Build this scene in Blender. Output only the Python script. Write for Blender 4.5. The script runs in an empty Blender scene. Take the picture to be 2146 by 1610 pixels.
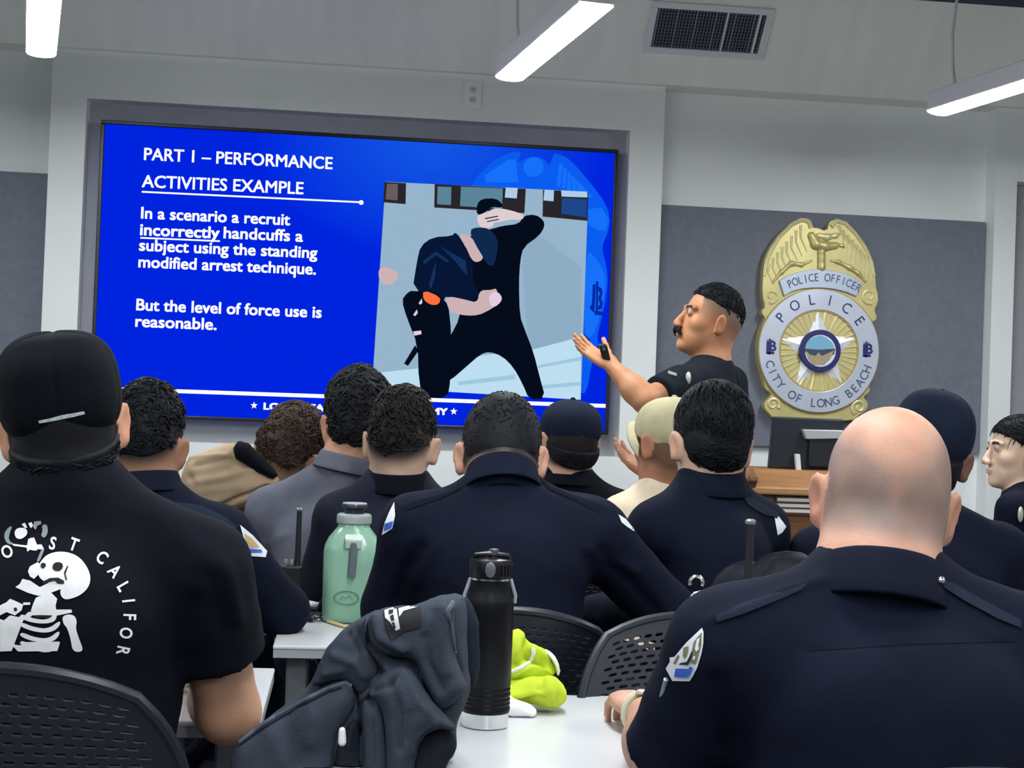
import bpy, bmesh, math, random
import numpy as np
from mathutils import Vector, Matrix
from mathutils.bvhtree import BVHTree

random.seed(7)
C = bpy.context.scene.collection
SC = bpy.context.scene
# ------------------------------------------------------------------ camera, world, exposure
IW, IH, FPX = 2146, 1610, 3100.0
CAM_Z = 1.25
YAW, PITCH, ROLL = math.radians(6.38), math.radians(1.065), math.radians(2.167)
_f = np.array([math.sin(YAW) * math.cos(PITCH), math.cos(YAW) * math.cos(PITCH), math.sin(PITCH)])
_r0 = np.array([math.cos(YAW), -math.sin(YAW), 0.0])
_u0 = np.cross(_r0, _f)
CR = _r0 * math.cos(ROLL) + _u0 * math.sin(ROLL)
CU = -_r0 * math.sin(ROLL) + _u0 * math.cos(ROLL)
CF = _f
CAMP = np.array([0.0, 0.0, CAM_Z])
cd = bpy.data.cameras.new('camera')
cd.sensor_width = 36.0
cd.lens = 36.0 * FPX / IW
cd.clip_start = 0.05
cam = bpy.data.objects.new('camera', cd)
cam.matrix_world = Matrix(((CR[0], CU[0], -CF[0], 0), (CR[1], CU[1], -CF[1], 0), (CR[2], CU[2], -CF[2], CAM_Z), (0, 0, 0, 1)))
C.objects.link(cam)
SC.camera = cam

SC.view_settings.view_transform = 'Standard'
SC.view_settings.look = 'None'
SC.view_settings.gamma = 1.0
SC.view_settings.use_curve_mapping = False
SC.view_settings.exposure = 0.0
AMBIENT = 0.085
LAMP = 74.0
w = bpy.data.worlds.new('world')
w.use_nodes = True
w.node_tree.nodes['Background'].inputs[0].default_value = (0.90, 0.96, 1.0, 1)
w.node_tree.nodes['Background'].inputs[1].default_value = AMBIENT
SC.world = w


def ray(px, py):
    return CR * ((px - IW / 2) / FPX) + CU * ((IH / 2 - py) / FPX) + CF


def P(px, py, d):
    """world point seen at a photo pixel, d metres along the view axis"""
    return CAMP + ray(px, py) * d


def onwall(px, py, y):
    r = ray(px, py)
    q = CAMP + r * (y / r[1])
    return np.array([q[0], y, q[2]])


def onz(px, py, z):
    r = ray(px, py)
    return CAMP + r * ((z - CAM_Z) / r[2])


# ------------------------------------------------------------------ materials
MATS = {}


def mat(name, col, rough=0.6, metal=0.0, bump=0.0, bscale=200.0, var=0.0, vscale=8.0, attr=None, sheen=0.0,
        emit=0.0, trans=0.0, spec=0.5, stretch=None):
    if name in MATS:
        return MATS[name]
    m = bpy.data.materials.new(name)
    m.use_nodes = True
    nt = m.node_tree
    b = nt.nodes['Principled BSDF']
    b.inputs['Roughness'].default_value = rough
    b.inputs['Metallic'].default_value = metal
    b.inputs['Specular IOR Level'].default_value = spec
    b.inputs['Base Color'].default_value = (*col, 1)
    if sheen:
        b.inputs['Sheen Weight'].default_value = sheen
        b.inputs['Sheen Roughness'].default_value = 0.5
    if trans:
        b.inputs['Transmission Weight'].default_value = trans
        b.inputs['IOR'].default_value = 1.2
    if emit:
        b.inputs['Emission Color'].default_value = (*col, 1)
        b.inputs['Emission Strength'].default_value = emit
    tc = nt.nodes.new('ShaderNodeTexCoord')
    src = None
    if attr:
        a = nt.nodes.new('ShaderNodeAttribute')
        a.attribute_name = attr
        src = a.outputs['Color']
    if var:
        n = nt.nodes.new('ShaderNodeTexNoise')
        n.inputs['Scale'].default_value = vscale
        n.inputs['Detail'].default_value = 5
        if stretch:
            mp = nt.nodes.new('ShaderNodeMapping')
            mp.inputs['Scale'].default_value = stretch
            nt.links.new(tc.outputs['Object'], mp.inputs[0])
            nt.links.new(mp.outputs[0], n.inputs['Vector'])
        else:
            nt.links.new(tc.outputs['Object'], n.inputs['Vector'])
        mr = nt.nodes.new('ShaderNodeMapRange')
        mr.inputs[1].default_value = 0.3
        mr.inputs[2].default_value = 0.7
        mr.inputs[3].default_value = 1 - var
        mr.inputs[4].default_value = 1 + var
        nt.links.new(n.outputs[0], mr.inputs[0])
        mx = nt.nodes.new('ShaderNodeMix')
        mx.data_type = 'RGBA'
        mx.blend_type = 'MULTIPLY'
        mx.inputs[0].default_value = 1
        if src:
            nt.links.new(src, mx.inputs[6])
        else:
            mx.inputs[6].default_value = (*col, 1)
        nt.links.new(mr.outputs[0], mx.inputs[7])
        src = mx.outputs[2]
    if src:
        nt.links.new(src, b.inputs['Base Color'])
    if bump:
        n = nt.nodes.new('ShaderNodeTexNoise')
        n.inputs['Scale'].default_value = bscale
        n.inputs['Detail'].default_value = 3
        nt.links.new(tc.outputs['Object'], n.inputs['Vector'])
        bp = nt.nodes.new('ShaderNodeBump')
        bp.inputs['Strength'].default_value = bump
        bp.inputs['Distance'].default_value = 0.002
        nt.links.new(n.outputs[0], bp.inputs['Height'])
        nt.links.new(bp.outputs[0], b.inputs['Normal'])
    MATS[name] = m
    return m


def emis(name, col, strength=1.0):
    if name in MATS:
        return MATS[name]
    m = bpy.data.materials.new(name)
    m.use_nodes = True
    nt = m.node_tree
    nt.nodes.remove(nt.nodes['Principled BSDF'])
    e = nt.nodes.new('ShaderNodeEmission')
    e.inputs[0].default_value = (*col, 1)
    e.inputs[1].default_value = strength
    nt.links.new(e.outputs[0], nt.nodes['Material Output'].inputs[0])
    MATS[name] = m
    return m


def srgb(r, g, b):
    f = lambda c: c / 255 / 12.92 if c / 255 <= 0.04045 else ((c / 255 + 0.055) / 1.055) ** 2.4
    return (f(r), f(g), f(b))


def cloth(name, col, rough=0.85, var=0.12, sheen=0.0, bump=0.35, bscale=420):
    return mat(name, col, rough, 0, bump, bscale, var, 14, sheen=sheen, spec=0.15)


# ------------------------------------------------------------------ object helpers
def thing(name, label, cat, loc=(0, 0, 0), group=None):
    o = bpy.data.objects.new(name, None)
    o.empty_display_size = 0.05
    C.objects.link(o)
    o.location = loc
    o['label'] = label
    o['category'] = cat
    if group:
        o['group'] = group
    bpy.context.view_layer.update()
    return o


def tag(o, label, cat, group=None):
    o['label'] = label
    o['category'] = cat
    if group:
        o['group'] = group
    return o


def link(name, me, m, parent=None, label=None):
    o = bpy.data.objects.new(name, me)
    C.objects.link(o)
    if m is not None:
        me.materials.append(m)
    if parent is not None:
        o.parent = parent
        o.matrix_parent_inverse = world_of(parent).inverted()
    if label:
        o['label'] = label
    return o


def world_of(o):
    mw = Matrix.Translation(o.location) @ o.rotation_euler.to_matrix().to_4x4()
    if o.parent is not None:
        mw = world_of(o.parent) @ o.matrix_parent_inverse @ mw
    return mw


def mesh_np(name, v, f, smooth=True):
    """v (n,3), f: array (m,k) or list of tuples"""
    me = bpy.data.meshes.new(name)
    v = np.asarray(v, dtype=np.float32)
    if isinstance(f, np.ndarray):
        k = f.shape[1]
        me.vertices.add(len(v))
        me.vertices.foreach_set('co', v.ravel())
        me.loops.add(f.size)
        me.loops.foreach_set('vertex_index', f.ravel().astype(np.int32))
        me.polygons.add(len(f))
        me.polygons.foreach_set('loop_start', np.arange(0, f.size, k, dtype=np.int32))
        me.update(calc_edges=True)
    else:
        me.from_pydata([tuple(map(float, p)) for p in v], [], [tuple(int(i) for i in q) for q in f])
        me.update()
    if smooth:
        me.polygons.foreach_set('use_smooth', np.ones(len(me.polygons), dtype=bool))
    return me


class MB:
    """collects simple solids into one mesh"""
    def __init__(s):
        s.v = []
        s.f = []

    def add(s, v, f):
        o = len(s.v)
        s.v += [tuple(map(float, p)) for p in v]
        s.f += [tuple(i + o for i in q) for q in f]
        return s

    def box(s, lo, hi):
        x0, y0, z0 = lo
        x1, y1, z1 = hi
        return s.add([(x0, y0, z0), (x1, y0, z0), (x1, y1, z0), (x0, y1, z0), (x0, y0, z1), (x1, y0, z1), (x1, y1, z1), (x0, y1, z1)],
                     [(0, 3, 2, 1), (4, 5, 6, 7), (0, 1, 5, 4), (1, 2, 6, 5), (2, 3, 7, 6), (3, 0, 4, 7)])

    def obox(s, c, ax, ay, az):
        c, ax, ay, az = map(np.asarray, (c, ax, ay, az))
        v = [c + i * ax + j * ay + k * az for k in (-1, 1) for j in (-1, 1) for i in (-1, 1)]
        return s.add(v, [(0, 2, 3, 1), (4, 5, 7, 6), (0, 1, 5, 4), (1, 3, 7, 5), (3, 2, 6, 7), (2, 0, 4, 6)])

    def tube(s, pts, r, n=10, closed=False, caps=True):
        pts = [np.asarray(p, float) for p in pts]
        m = len(pts)
        rs = r if isinstance(r, (list, tuple, np.ndarray)) else [r] * m
        v = []
        up = None
        for i in range(m):
            a = pts[(i - 1) % m] if closed or i > 0 else pts[0]
            b = pts[(i + 1) % m] if closed or i < m - 1 else pts[-1]
            t = b - a
            t = t / (np.linalg.norm(t) + 1e-12)
            if up is None:
                up = np.array([0, 0, 1.0]) if abs(t[2]) < 0.9 else np.array([1.0, 0, 0])
            e1 = np.cross(t, up)
            e1 /= np.linalg.norm(e1) + 1e-12
            e2 = np.cross(e1, t)
            up = e2
            for k in range(n):
                an = 2 * math.pi * k / n
                v.append(pts[i] + rs[i] * (math.cos(an) * e1 + math.sin(an) * e2))
        f = []
        for i in range(m if closed else m - 1):
            for k in range(n):
                a = i * n + k
                b = i * n + (k + 1) % n
                c2 = ((i + 1) % m) * n + (k + 1) % n
                d = ((i + 1) % m) * n + k
                f.append((a, d, c2, b))
        if caps and not closed:
            f.append(tuple(range(n)))
            f.append(tuple((m - 1) * n + k for k in range(n - 1, -1, -1)))
        return s.add(v, f)

    def lathe(s, c, prof, n=32, sq=None, axis=None):
        """prof: list of (r,z); sq: superellipse (sx, sy) squash"""
        c = np.asarray(c, float)
        v = []
        for r, z in prof:
            for k in range(n):
                a = 2 * math.pi * k / n
                v.append(c + np.array([r * math.cos(a) * (sq[0] if sq else 1), r * math.sin(a) * (sq[1] if sq else 1), z]))
        f = []
        for i in range(len(prof) - 1):
            for k in range(n):
                f.append((i * n + k, i * n + (k + 1) % n, (i + 1) * n + (k + 1) % n, (i + 1) * n + k))
        f.append(tuple(range(n - 1, -1, -1)))
        f.append(tuple((len(prof) - 1) * n + k for k in range(n)))
        return s.add(v, f)

    def prism(s, front, back):
        """two matching outlines joined into a solid"""
        n = len(front)
        v = list(front) + list(back)
        f = [tuple(range(n)), tuple(range(2 * n - 1, n - 1, -1))]
        for i in range(n):
            j = (i + 1) % n
            f.append((j, i, n + i, n + j))
        return s.add(v, f)

    def build(s, name, m, parent=None, smooth=False, bevel=0.0, label=None, seg=2):
        me = bpy.data.meshes.new(name)
        me.from_pydata(s.v, [], s.f)
        bm = bmesh.new()
        bm.from_mesh(me)
        bmesh.ops.recalc_face_normals(bm, faces=bm.faces)
        bm.to_mesh(me)
        bm.free()
        if smooth:
            me.polygons.foreach_set('use_smooth', np.ones(len(me.polygons), dtype=bool))
            try:
                me.set_sharp_from_angle(angle=math.radians(40))
            except Exception:
                pass
        o = link(name, me, m, parent, label)
        if bevel:
            md = o.modifiers.new('bevel', 'BEVEL')
            md.width = bevel
            md.segments = seg
            md.limit_method = 'ANGLE'
        return o


def struct(o):
    o['kind'] = 'structure'
    return o


# ------------------------------------------------------------------ signed distance modelling
class Field:
    def __init__(s, lo, hi, h):
        s.h = h
        s.lo = np.asarray(lo, float) - 3 * h
        n = np.ceil((np.asarray(hi, float) + 3 * h - s.lo) / h).astype(int) + 1
        s.n = n
        s.d = np.full(n, 0.5, dtype=np.float32)

    def blk(s, lo, hi):
        a = np.clip(np.floor((np.asarray(lo) - s.lo) / s.h).astype(int), 0, s.n)
        b = np.clip(np.ceil((np.asarray(hi) - s.lo) / s.h).astype(int) + 1, 0, s.n)
        if np.any(b <= a):
            return None
        g = [(s.lo[i] + s.h * np.arange(a[i], b[i])).astype(np.float32) for i in range(3)]
        return (slice(a[0], b[0]), slice(a[1], b[1]), slice(a[2], b[2])), g[0][:, None, None], g[1][None, :, None], g[2][None, None, :]

    def put(s, fn, lo, hi, k, sub=False):
        m = k + 3 * s.h
        B = s.blk(np.asarray(lo) - m, np.asarray(hi) + m)
        if B is None:
            return s
        sl, X, Y, Z = B
        v = fn(X, Y, Z)
        a = s.d[sl]
        if sub:
            v = -v
            hh = np.maximum(k - np.abs(a - v), 0) / max(k, 1e-6)
            s.d[sl] = np.maximum(a, v) + hh * hh * k * 0.25
        else:
            hh = np.maximum(k - np.abs(a - v), 0) / max(k, 1e-6)
            s.d[sl] = np.minimum(a, v) - hh * hh * k * 0.25
        return s

    def ell(s, c, r, R=None, k=0.02, sub=False, p=2.0):
        c = np.asarray(c, float)
        r = np.asarray(r, float)
        R = np.eye(3) if R is None else np.asarray(R)
        ext = np.sqrt(((R * r[None, :]) ** 2).sum(1)) if p == 2.0 else np.abs(R) @ r

        def fn(X, Y, Z):
            x, y, z = X - c[0], Y - c[1], Z - c[2]
            q = [(R[0, i] * x + R[1, i] * y + R[2, i] * z) for i in range(3)]
            if p == 2.0:
                k0 = np.sqrt((q[0] / r[0]) ** 2 + (q[1] / r[1]) ** 2 + (q[2] / r[2]) ** 2)
                k1 = np.sqrt((q[0] / r[0] ** 2) ** 2 + (q[1] / r[1] ** 2) ** 2 + (q[2] / r[2] ** 2) ** 2) + 1e-9
                return k0 * (k0 - 1) / k1
            k0 = (np.abs(q[0] / r[0]) ** p + np.abs(q[1] / r[1]) ** p + np.abs(q[2] / r[2]) ** p) ** (1 / p)
            return (k0 - 1) * r.min()
        return s.put(fn, c - ext, c + ext, k, sub)

    def cap(s, a, b, ra, rb, k=0.02, sub=False, cut=False):
        a = np.asarray(a, float)
        b = np.asarray(b, float)
        ab = b - a
        L2 = float(ab @ ab) + 1e-12
        L = math.sqrt(L2)
        r = max(ra, rb)

        def fn(X, Y, Z):
            x, y, z = X - a[0], Y - a[1], Z - a[2]
            t0 = (x * ab[0] + y * ab[1] + z * ab[2]) / L2
            t = np.clip(t0, 0, 1)
            dd = np.sqrt((x - t * ab[0]) ** 2 + (y - t * ab[1]) ** 2 + (z - t * ab[2]) ** 2) - (ra + (rb - ra) * t)
            if cut:
                dd = np.maximum(dd, (t0 - 1) * L)
            return dd
        return s.put(fn, np.minimum(a, b) - r, np.maximum(a, b) + r, k, sub)

    def half(s, p, n, k=0.004):
        """keep the side away from n"""
        p = np.asarray(p, float)
        n = np.asarray(n, float)
        n = n / np.linalg.norm(n)
        g = [(s.lo[i] + s.h * np.arange(s.n[i])).astype(np.float32) for i in range(3)]
        v = (g[0][:, None, None] - p[0]) * n[0] + (g[1][None, :, None] - p[1]) * n[1] + (g[2][None, None, :] - p[2]) * n[2]
        a = s.d
        hh = np.maximum(k - np.abs(a - v), 0) / k
        s.d = np.maximum(a, v) + hh * hh * k * 0.25
        return s

    def mesh(s):
        return surface_nets(s.d, s.lo, s.h)


def surface_nets(d, lo, h):
    sgn = d < 0
    nx, ny, nz = d.shape
    c = sgn[:-1, :-1, :-1].astype(np.int8)
    tot = np.zeros_like(c)
    for i in (0, 1):
        for j in (0, 1):
            for k in (0, 1):
                tot += sgn[i:nx - 1 + i, j:ny - 1 + j, k:nz - 1 + k]
    act = (tot > 0) & (tot < 8)
    ii = np.argwhere(act)
    idx = np.full(act.shape, -1, dtype=np.int32)
    idx[act] = np.arange(len(ii), dtype=np.int32)
    acc = np.zeros((len(ii), 3))
    cnt = np.zeros(len(ii))
    corners = [(i, j, k) for i in (0, 1) for j in (0, 1) for k in (0, 1)]
    vals = {cn: d[ii[:, 0] + cn[0], ii[:, 1] + cn[1], ii[:, 2] + cn[2]] for cn in corners}
    for a in corners:
        for ax in range(3):
            if a[ax] == 0:
                b = list(a)
                b[ax] = 1
                b = tuple(b)
                va, vb = vals[a], vals[b]
                m = (va < 0) != (vb < 0)
                t = np.where(m, va / np.where(m, va - vb, 1), 0)
                pos = np.tile(np.array(a, float), (len(ii), 1))
                pos[:, ax] = t
                acc += pos * m[:, None]
                cnt += m
    v = lo + h * (ii + acc / cnt[:, None])
    faces = []
    for ax in range(3):
        o = [0, 1, 2]
        o.remove(ax)
        u, w2 = o
        A = [slice(None)] * 3
        B = [slice(None)] * 3
        A[ax] = slice(0, -1)
        B[ax] = slice(1, None)
        sa, sb = sgn[tuple(A)], sgn[tuple(B)]
        e = np.argwhere(sa != sb)
        e = e[(e[:, u] > 0) & (e[:, w2] > 0) & (e[:, u] < d.shape[u] - 1) & (e[:, w2] < d.shape[w2] - 1)]
        q = []
        for du, dw in ((-1, -1), (0, -1), (0, 0), (-1, 0)):
            t = e.copy()
            t[:, u] += du
            t[:, w2] += dw
            q.append(idx[t[:, 0], t[:, 1], t[:, 2]])
        q = np.stack(q, 1)
        ins = sa[e[:, 0], e[:, 1], e[:, 2]]
        flip = ~ins if ax != 1 else ins
        q[flip] = q[flip][:, ::-1]
        faces.append(q)
    f = np.concatenate(faces)
    f = f[(f >= 0).all(1)]
    return v, f


def vnormals(v, f):
    n = np.cross(v[f[:, 2]] - v[f[:, 0]], v[f[:, 3]] - v[f[:, 1]])
    out = np.zeros_like(v)
    for k in range(4):
        np.add.at(out, f[:, k], n)
    return out / (np.linalg.norm(out, axis=1)[:, None] + 1e-12)


def relax(v, f, it=2, a=0.5):
    for _ in range(it):
        acc = np.zeros_like(v)
        cnt = np.zeros(len(v))
        for k in range(4):
            for o in (1, 3):
                np.add.at(acc, f[:, k], v[f[:, (k + o) % 4]])
                np.add.at(cnt, f[:, k], 1)
        v = v * (1 - a) + a * acc / np.maximum(cnt, 1)[:, None]
    return v


def wob(p, freq, seed, oct=3):
    rs = np.random.RandomState(seed)
    out = np.zeros(len(p))
    amp = 1.0
    for o in range(oct):
        for _ in range(4):
            a = rs.normal(size=3)
            a *= freq / np.linalg.norm(a)
            b = rs.normal(size=3)
            b *= freq / np.linalg.norm(b)
            out += amp * np.sin(p @ a + rs.rand() * 6.3) * np.sin(p @ b + rs.rand() * 6.3)
        amp *= 0.5
        freq *= 2.1
    return out / 3.0


def bvh_of(v, f):
    return BVHTree.FromPolygons([tuple(p) for p in v.tolist()], [tuple(q) for q in f.tolist()])


def hit(bvh, px, py, default=None):
    r = ray(px, py)
    r = r / np.linalg.norm(r)
    loc, no, i, d = bvh.ray_cast(Vector(CAMP), Vector(r))
    if loc is None:
        return default
    return np.array(loc)


def crease(v, f, lines, bvh=None):
    """press or raise folds along polylines traced on the surface; lines: (pts_px, width_m, amp_m)"""
    bvh = bvh or bvh_of(v, f)
    n = vnormals(v, f)
    off = np.zeros(len(v))
    for pts, wd, amp in lines:
        q = [hit(bvh, *p) for p in pts]
        q = [p for p in q if p is not None]
        if len(q) < 2:
            continue
        best = np.full(len(v), 9.0)
        lo = np.min(q, 0) - 4 * wd
        hi = np.max(q, 0) + 4 * wd
        m = np.all((v > lo) & (v < hi), axis=1)
        vv = v[m]
        if len(vv) == 0:
            continue
        bb = np.full(len(vv), 9.0)
        for a, b in zip(q[:-1], q[1:]):
            ab = b - a
            t = np.clip(((vv - a) @ ab) / (ab @ ab + 1e-9), 0, 1)
            bb = np.minimum(bb, np.linalg.norm(vv - a - t[:, None] * ab, axis=1))
        off[m] += amp * np.exp(-(bb / wd) ** 2)
    return v + n * off[:, None]


def decal(name, polys_px, bvh, m, parent, off=0.002, step=9.0, label=None):
    """flat artwork (photo-traced outlines) laid onto a curved surface"""
    bm = bmesh.new()
    for poly in polys_px:
        vs = [bm.verts.new((x, y, 0)) for x, y in poly]
        try:
            bm.faces.new(vs)
        except ValueError:
            pass
    return _lay(name, bm, bvh, m, parent, off, step, label)


def _lay(name, bm, bvh, m, parent, off, step, label=None):
    bmesh.ops.triangulate(bm, faces=bm.faces[:])
    for _ in range(5):
        es = [e for e in bm.edges if e.calc_length() > step]
        if not es:
            break
        bmesh.ops.subdivide_edges(bm, edges=es, cuts=1)
        bmesh.ops.triangulate(bm, faces=[f for f in bm.faces if len(f.verts) > 3])
    bad = []
    for v in bm.verts:
        r = ray(v.co.x, v.co.y)
        L = np.linalg.norm(r)
        q = hit(bvh, v.co.x, v.co.y)
        if q is None:
            bad.append(v)
            continue
        v.co = Vector(q - r / L * off)
    if bad:
        bmesh.ops.delete(bm, geom=bad, context='VERTS')
    me = bpy.data.meshes.new(name)
    bm.to_mesh(me)
    bm.free()
    return link(name, me, m, parent, label)


# ------------------------------------------------------------------ lettering
_tc = {}


def glyphs(text, bold=0.0, res=3):
    key = (text, bold, res)
    if key in _tc:
        return _tc[key]
    cu = bpy.data.curves.new('t', 'FONT')
    cu.body = text
    cu.offset = bold
    cu.resolution_u = res
    cu.fill_mode = 'FRONT'
    o = bpy.data.objects.new('t', cu)
    C.objects.link(o)
    dg = bpy.context.evaluated_depsgraph_get()
    me = o.evaluated_get(dg).to_mesh()
    v = np.array([tuple(q.co) for q in me.vertices]) if len(me.vertices) else np.zeros((0, 3))
    f = [tuple(p.vertices) for p in me.polygons]
    o.evaluated_get(dg).to_mesh_clear()
    bpy.data.objects.remove(o)
    bpy.data.curves.remove(cu)
    _tc[key] = (v, f)
    return v, f


CAPH = None


def capheight():
    global CAPH
    if CAPH is None:
        v, f = glyphs('H')
        CAPH = v[:, 1].max()
    return CAPH


def text_line(mb, text, a, b, cap, up, bold=0.0):
    """text from 3-D point a to b (baseline), cap height in metres, up vector"""
    v, f = glyphs(text, bold)
    a, b, up = map(np.asarray, (a, b, up))
    x0, x1 = v[:, 0].min(), v[:, 0].max()
    t = (v[:, 0] - x0) / (x1 - x0)
    s = cap / capheight()
    mb.add(a + t[:, None] * (b - a) + (v[:, 1] * s)[:, None] * up, f)


def text_arc(mb, text, c, r, a0, a1, size, ex, ey, inward=False, bold=0.0, depth=None, sx=1.0):
    """letters on a circle in plane (ex,ey); angles in degrees from ex; inward: letters stand on the inside (bottom arc)"""
    c, ex, ey = map(np.asarray, (c, ex, ey))
    nz = np.cross(ex, ey)
    n = len(text)
    for i, ch in enumerate(text):
        if ch == ' ':
            continue
        an = math.radians(a0 + (a1 - a0) * (i / (n - 1)))
        v, f = glyphs(ch, bold)
        cx = (v[:, 0].min() + v[:, 0].max()) / 2
        s = size / capheight()
        rad = math.cos(an) * ex + math.sin(an) * ey
        tan = -math.sin(an) * ex + math.cos(an) * ey
        up = -rad if inward else rad
        rt = tan if inward else -tan
        q = c + r * rad + ((v[:, 0] - cx) * s * sx)[:, None] * rt + ((v[:, 1] - capheight() / 2) * s)[:, None] * up
        if depth:
            mb.add(q, f)
        else:
            mb.add(q, f)


# ------------------------------------------------------------------ the room
YW = 6.37        # back plane of the bays
YB = 6.27        # front of the projecting centre section
M_wall = mat('wall_paint', (0.76, 0.79, 0.775), 0.75, bump=0.15, bscale=90, var=0.03, vscale=3)
M_soff = mat('soffit_paint', (0.84, 0.86, 0.78), 0.8, bump=0.2, bscale=60, var=0.035, vscale=2.2, stretch=(7, 1, 0.6))
M_niche = mat('niche_grey', (0.33, 0.34, 0.36), 0.8, var=0.04)
M_panel = mat('acoustic_grey', (0.155, 0.17, 0.205), 0.95, bump=0.5, bscale=350, var=0.08, vscale=40)
M_ceil = mat('dark_ceiling', (0.03, 0.045, 0.07), 0.9)
M_floor = mat('carpet_floor', (0.17, 0.18, 0.20), 0.95, bump=0.6, bscale=300, var=0.15, vscale=30)
RX = lambda r, y: r * y
bl, br = RX(-.2007, YB), RX(.2107, YB)
nl, nr_, ntop, nbot = RX(-.1778, YB), RX(.187, YB), CAM_Z + .1963 * YB, CAM_Z - .0285 * YB
ZT = 3.0
ZC = 3.02
struct(MB().box((-5, -3, -0.08), (6, 6.6, 0)).build('floor', M_floor))
struct(MB().box((-5, -3, ZC), (6, 6.6, ZC + .07)).build('ceiling', M_ceil))
struct(MB().box((-5, YW, 0), (6, YW + 0.15, ZT)).build('wall_front', M_wall))
struct(MB().box((-5.1, -3, 0), (-5, 6.6, ZT)).build('wall_left', M_wall))
struct(MB().box((6, -3, 0), (6.1, 6.6, ZT)).build('wall_right', M_wall))
cs = MB()
cs.box((bl, YB, 0), (nl, YW, ZT)).box((nr_, YB, 0), (br, YW, ZT)).box((nl, YB, 0), (nr_, YW, nbot)).box((nl, YB, ntop), (nr_, YW, ZT))
struct(cs.build('wall_center', M_wall))
struct(MB().box((nl, YW - 0.012, nbot), (nr_, YW, ntop)).build('trim_1', M_niche))
# sloping bulkhead between the wall and the dark ceiling
YS = YB - .04
zs = CAM_Z + .2295 * YS
YS2, ZS2 = YS - .34, ZC
struct(MB().prism([(-5, YS, zs), (-5, YS2, ZS2), (-5, YW + .1, ZS2), (-5, YW + .1, zs)], [(6, YS, zs), (6, YS2, ZS2), (6, YW + .1, ZS2), (6, YW + .1, zs)]).build('wall_soffit', M_soff))
SN = np.array([0, -(ZS2 - zs), -(YS - YS2)])
SN /= np.linalg.norm(SN)               # faces the room and slightly down
SE = np.array([0, YS2 - YS, ZS2 - zs])
SE /= np.linalg.norm(SE)               # up the slope
SO = np.array([0, YS, zs])
# right column section with its own niche
xc = RX(.4505, YB)
xn = RX(.4665, YB)
rc = MB()
rc.box((xc, YB, 0), (xn, YW, ZT)).box((xn, YB, 0), (4.6, YW, nbot)).box((xn, YB, CAM_Z + .1765 * YB), (4.6, YW, ZT))
struct(rc.build('wall_right_bay', M_wall))
struct(MB().box((xn, YW - 0.012, nbot), (4.6, YW, CAM_Z + .1765 * YB)).build('trim_2', M_niche))

# grey acoustic panels
yp = YW - 0.03
o = MB().box((RX(.2107, YB) + .004, yp, CAM_Z - .0177 * yp), (RX(.4444, yp), YW - .003, CAM_Z + .1466 * yp)).build('acoustic_panel', M_panel, bevel=.004)
tag(o, 'grey fabric wall panel behind the gold badge', 'wall panel')
zl = onwall(50, 361, yp)[2]
o = MB().box((-3.2, yp, CAM_Z - .02 * yp), (bl - .004, YW - .003, zl)).build('acoustic_panel', M_panel, bevel=.004)
tag(o, 'grey fabric wall panel left of the screen, above the man in a black cap', 'wall panel')

# air grille on the bulkhead
def S(px, py):
    d = ray(px, py)
    q = CAMP + d * (((SO - CAMP) @ SN) / (d @ SN))
    return q[0], (q - SO) @ SE


M_frame = mat('grille_frame', (0.70, 0.71, 0.71), 0.5)
M_dark = mat('grille_dark', (0.012, 0.018, 0.03), 0.7)
M_slat = mat('grille_slat', (0.22, 0.25, 0.29), 0.5, 0.3)
(ga, gb_), (gc, gd) = S(1379, 14), S(1586, 112)
gx0, gx1, gz1, gz0 = ga, gc, gb_, gd + .004
EX3 = np.array([1.0, 0, 0])


def gbox(mb, x0, x1, z0, z1, o0, o1):
    c = SO + EX3 * (x0 + x1) / 2 + SE * (z0 + z1) / 2 + SN * (o0 + o1) / 2
    return mb.obox(c, EX3 * (x1 - x0) / 2, SN * (o1 - o0) / 2, SE * (z1 - z0) / 2)


gr = thing('air_grille', 'white framed ventilation grille with dark slats high on the bulkhead', 'air vent', tuple(SO + EX3 * (gx0 + gx1) / 2 + SE * gz0))
fr = MB()
t = 0.030
gbox(fr, gx0 - t, gx1 + t, gz0 - t, gz0, .0005, .012)
gbox(fr, gx0 - t, gx1 + t, gz1, gz1 + t, .0005, .012)
gbox(fr, gx0 - t, gx0, gz0, gz1, .0005, .012)
gbox(fr, gx1, gx1 + t, gz0, gz1, .0005, .012)
fr.build('frame', M_frame, gr, bevel=.003)
gbox(MB(), gx0, gx1, gz0, gz1, .0005, .003).build('backing', M_dark, gr)
sl = MB()
nb = 34
for i in range(nb):
    x = gx0 + (gx1 - gx0) * (i + .5) / nb
    wd = .0012 if i % 6 else .0030
    gbox(sl, x - wd, x + wd, gz0, gz1, .004, .009)
for i in range(12):
    z = gz0 + (gz1 - gz0) * (i + .5) / 12
    gbox(sl, gx0, gx1, z - .0008, z + .0008, .003, .006)
sl.build('slat', M_slat, gr)
gbox(MB(), gx1 - .030, gx1 - .020, gz0, gz1, .003, .010).build('divider', M_frame, gr)
gbox(MB(), gx0 + (gx1 - gx0) * .64, gx0 + (gx1 - gx0) * .655, gz0, gz1, .003, .010).build('divider', M_frame, gr)

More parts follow.
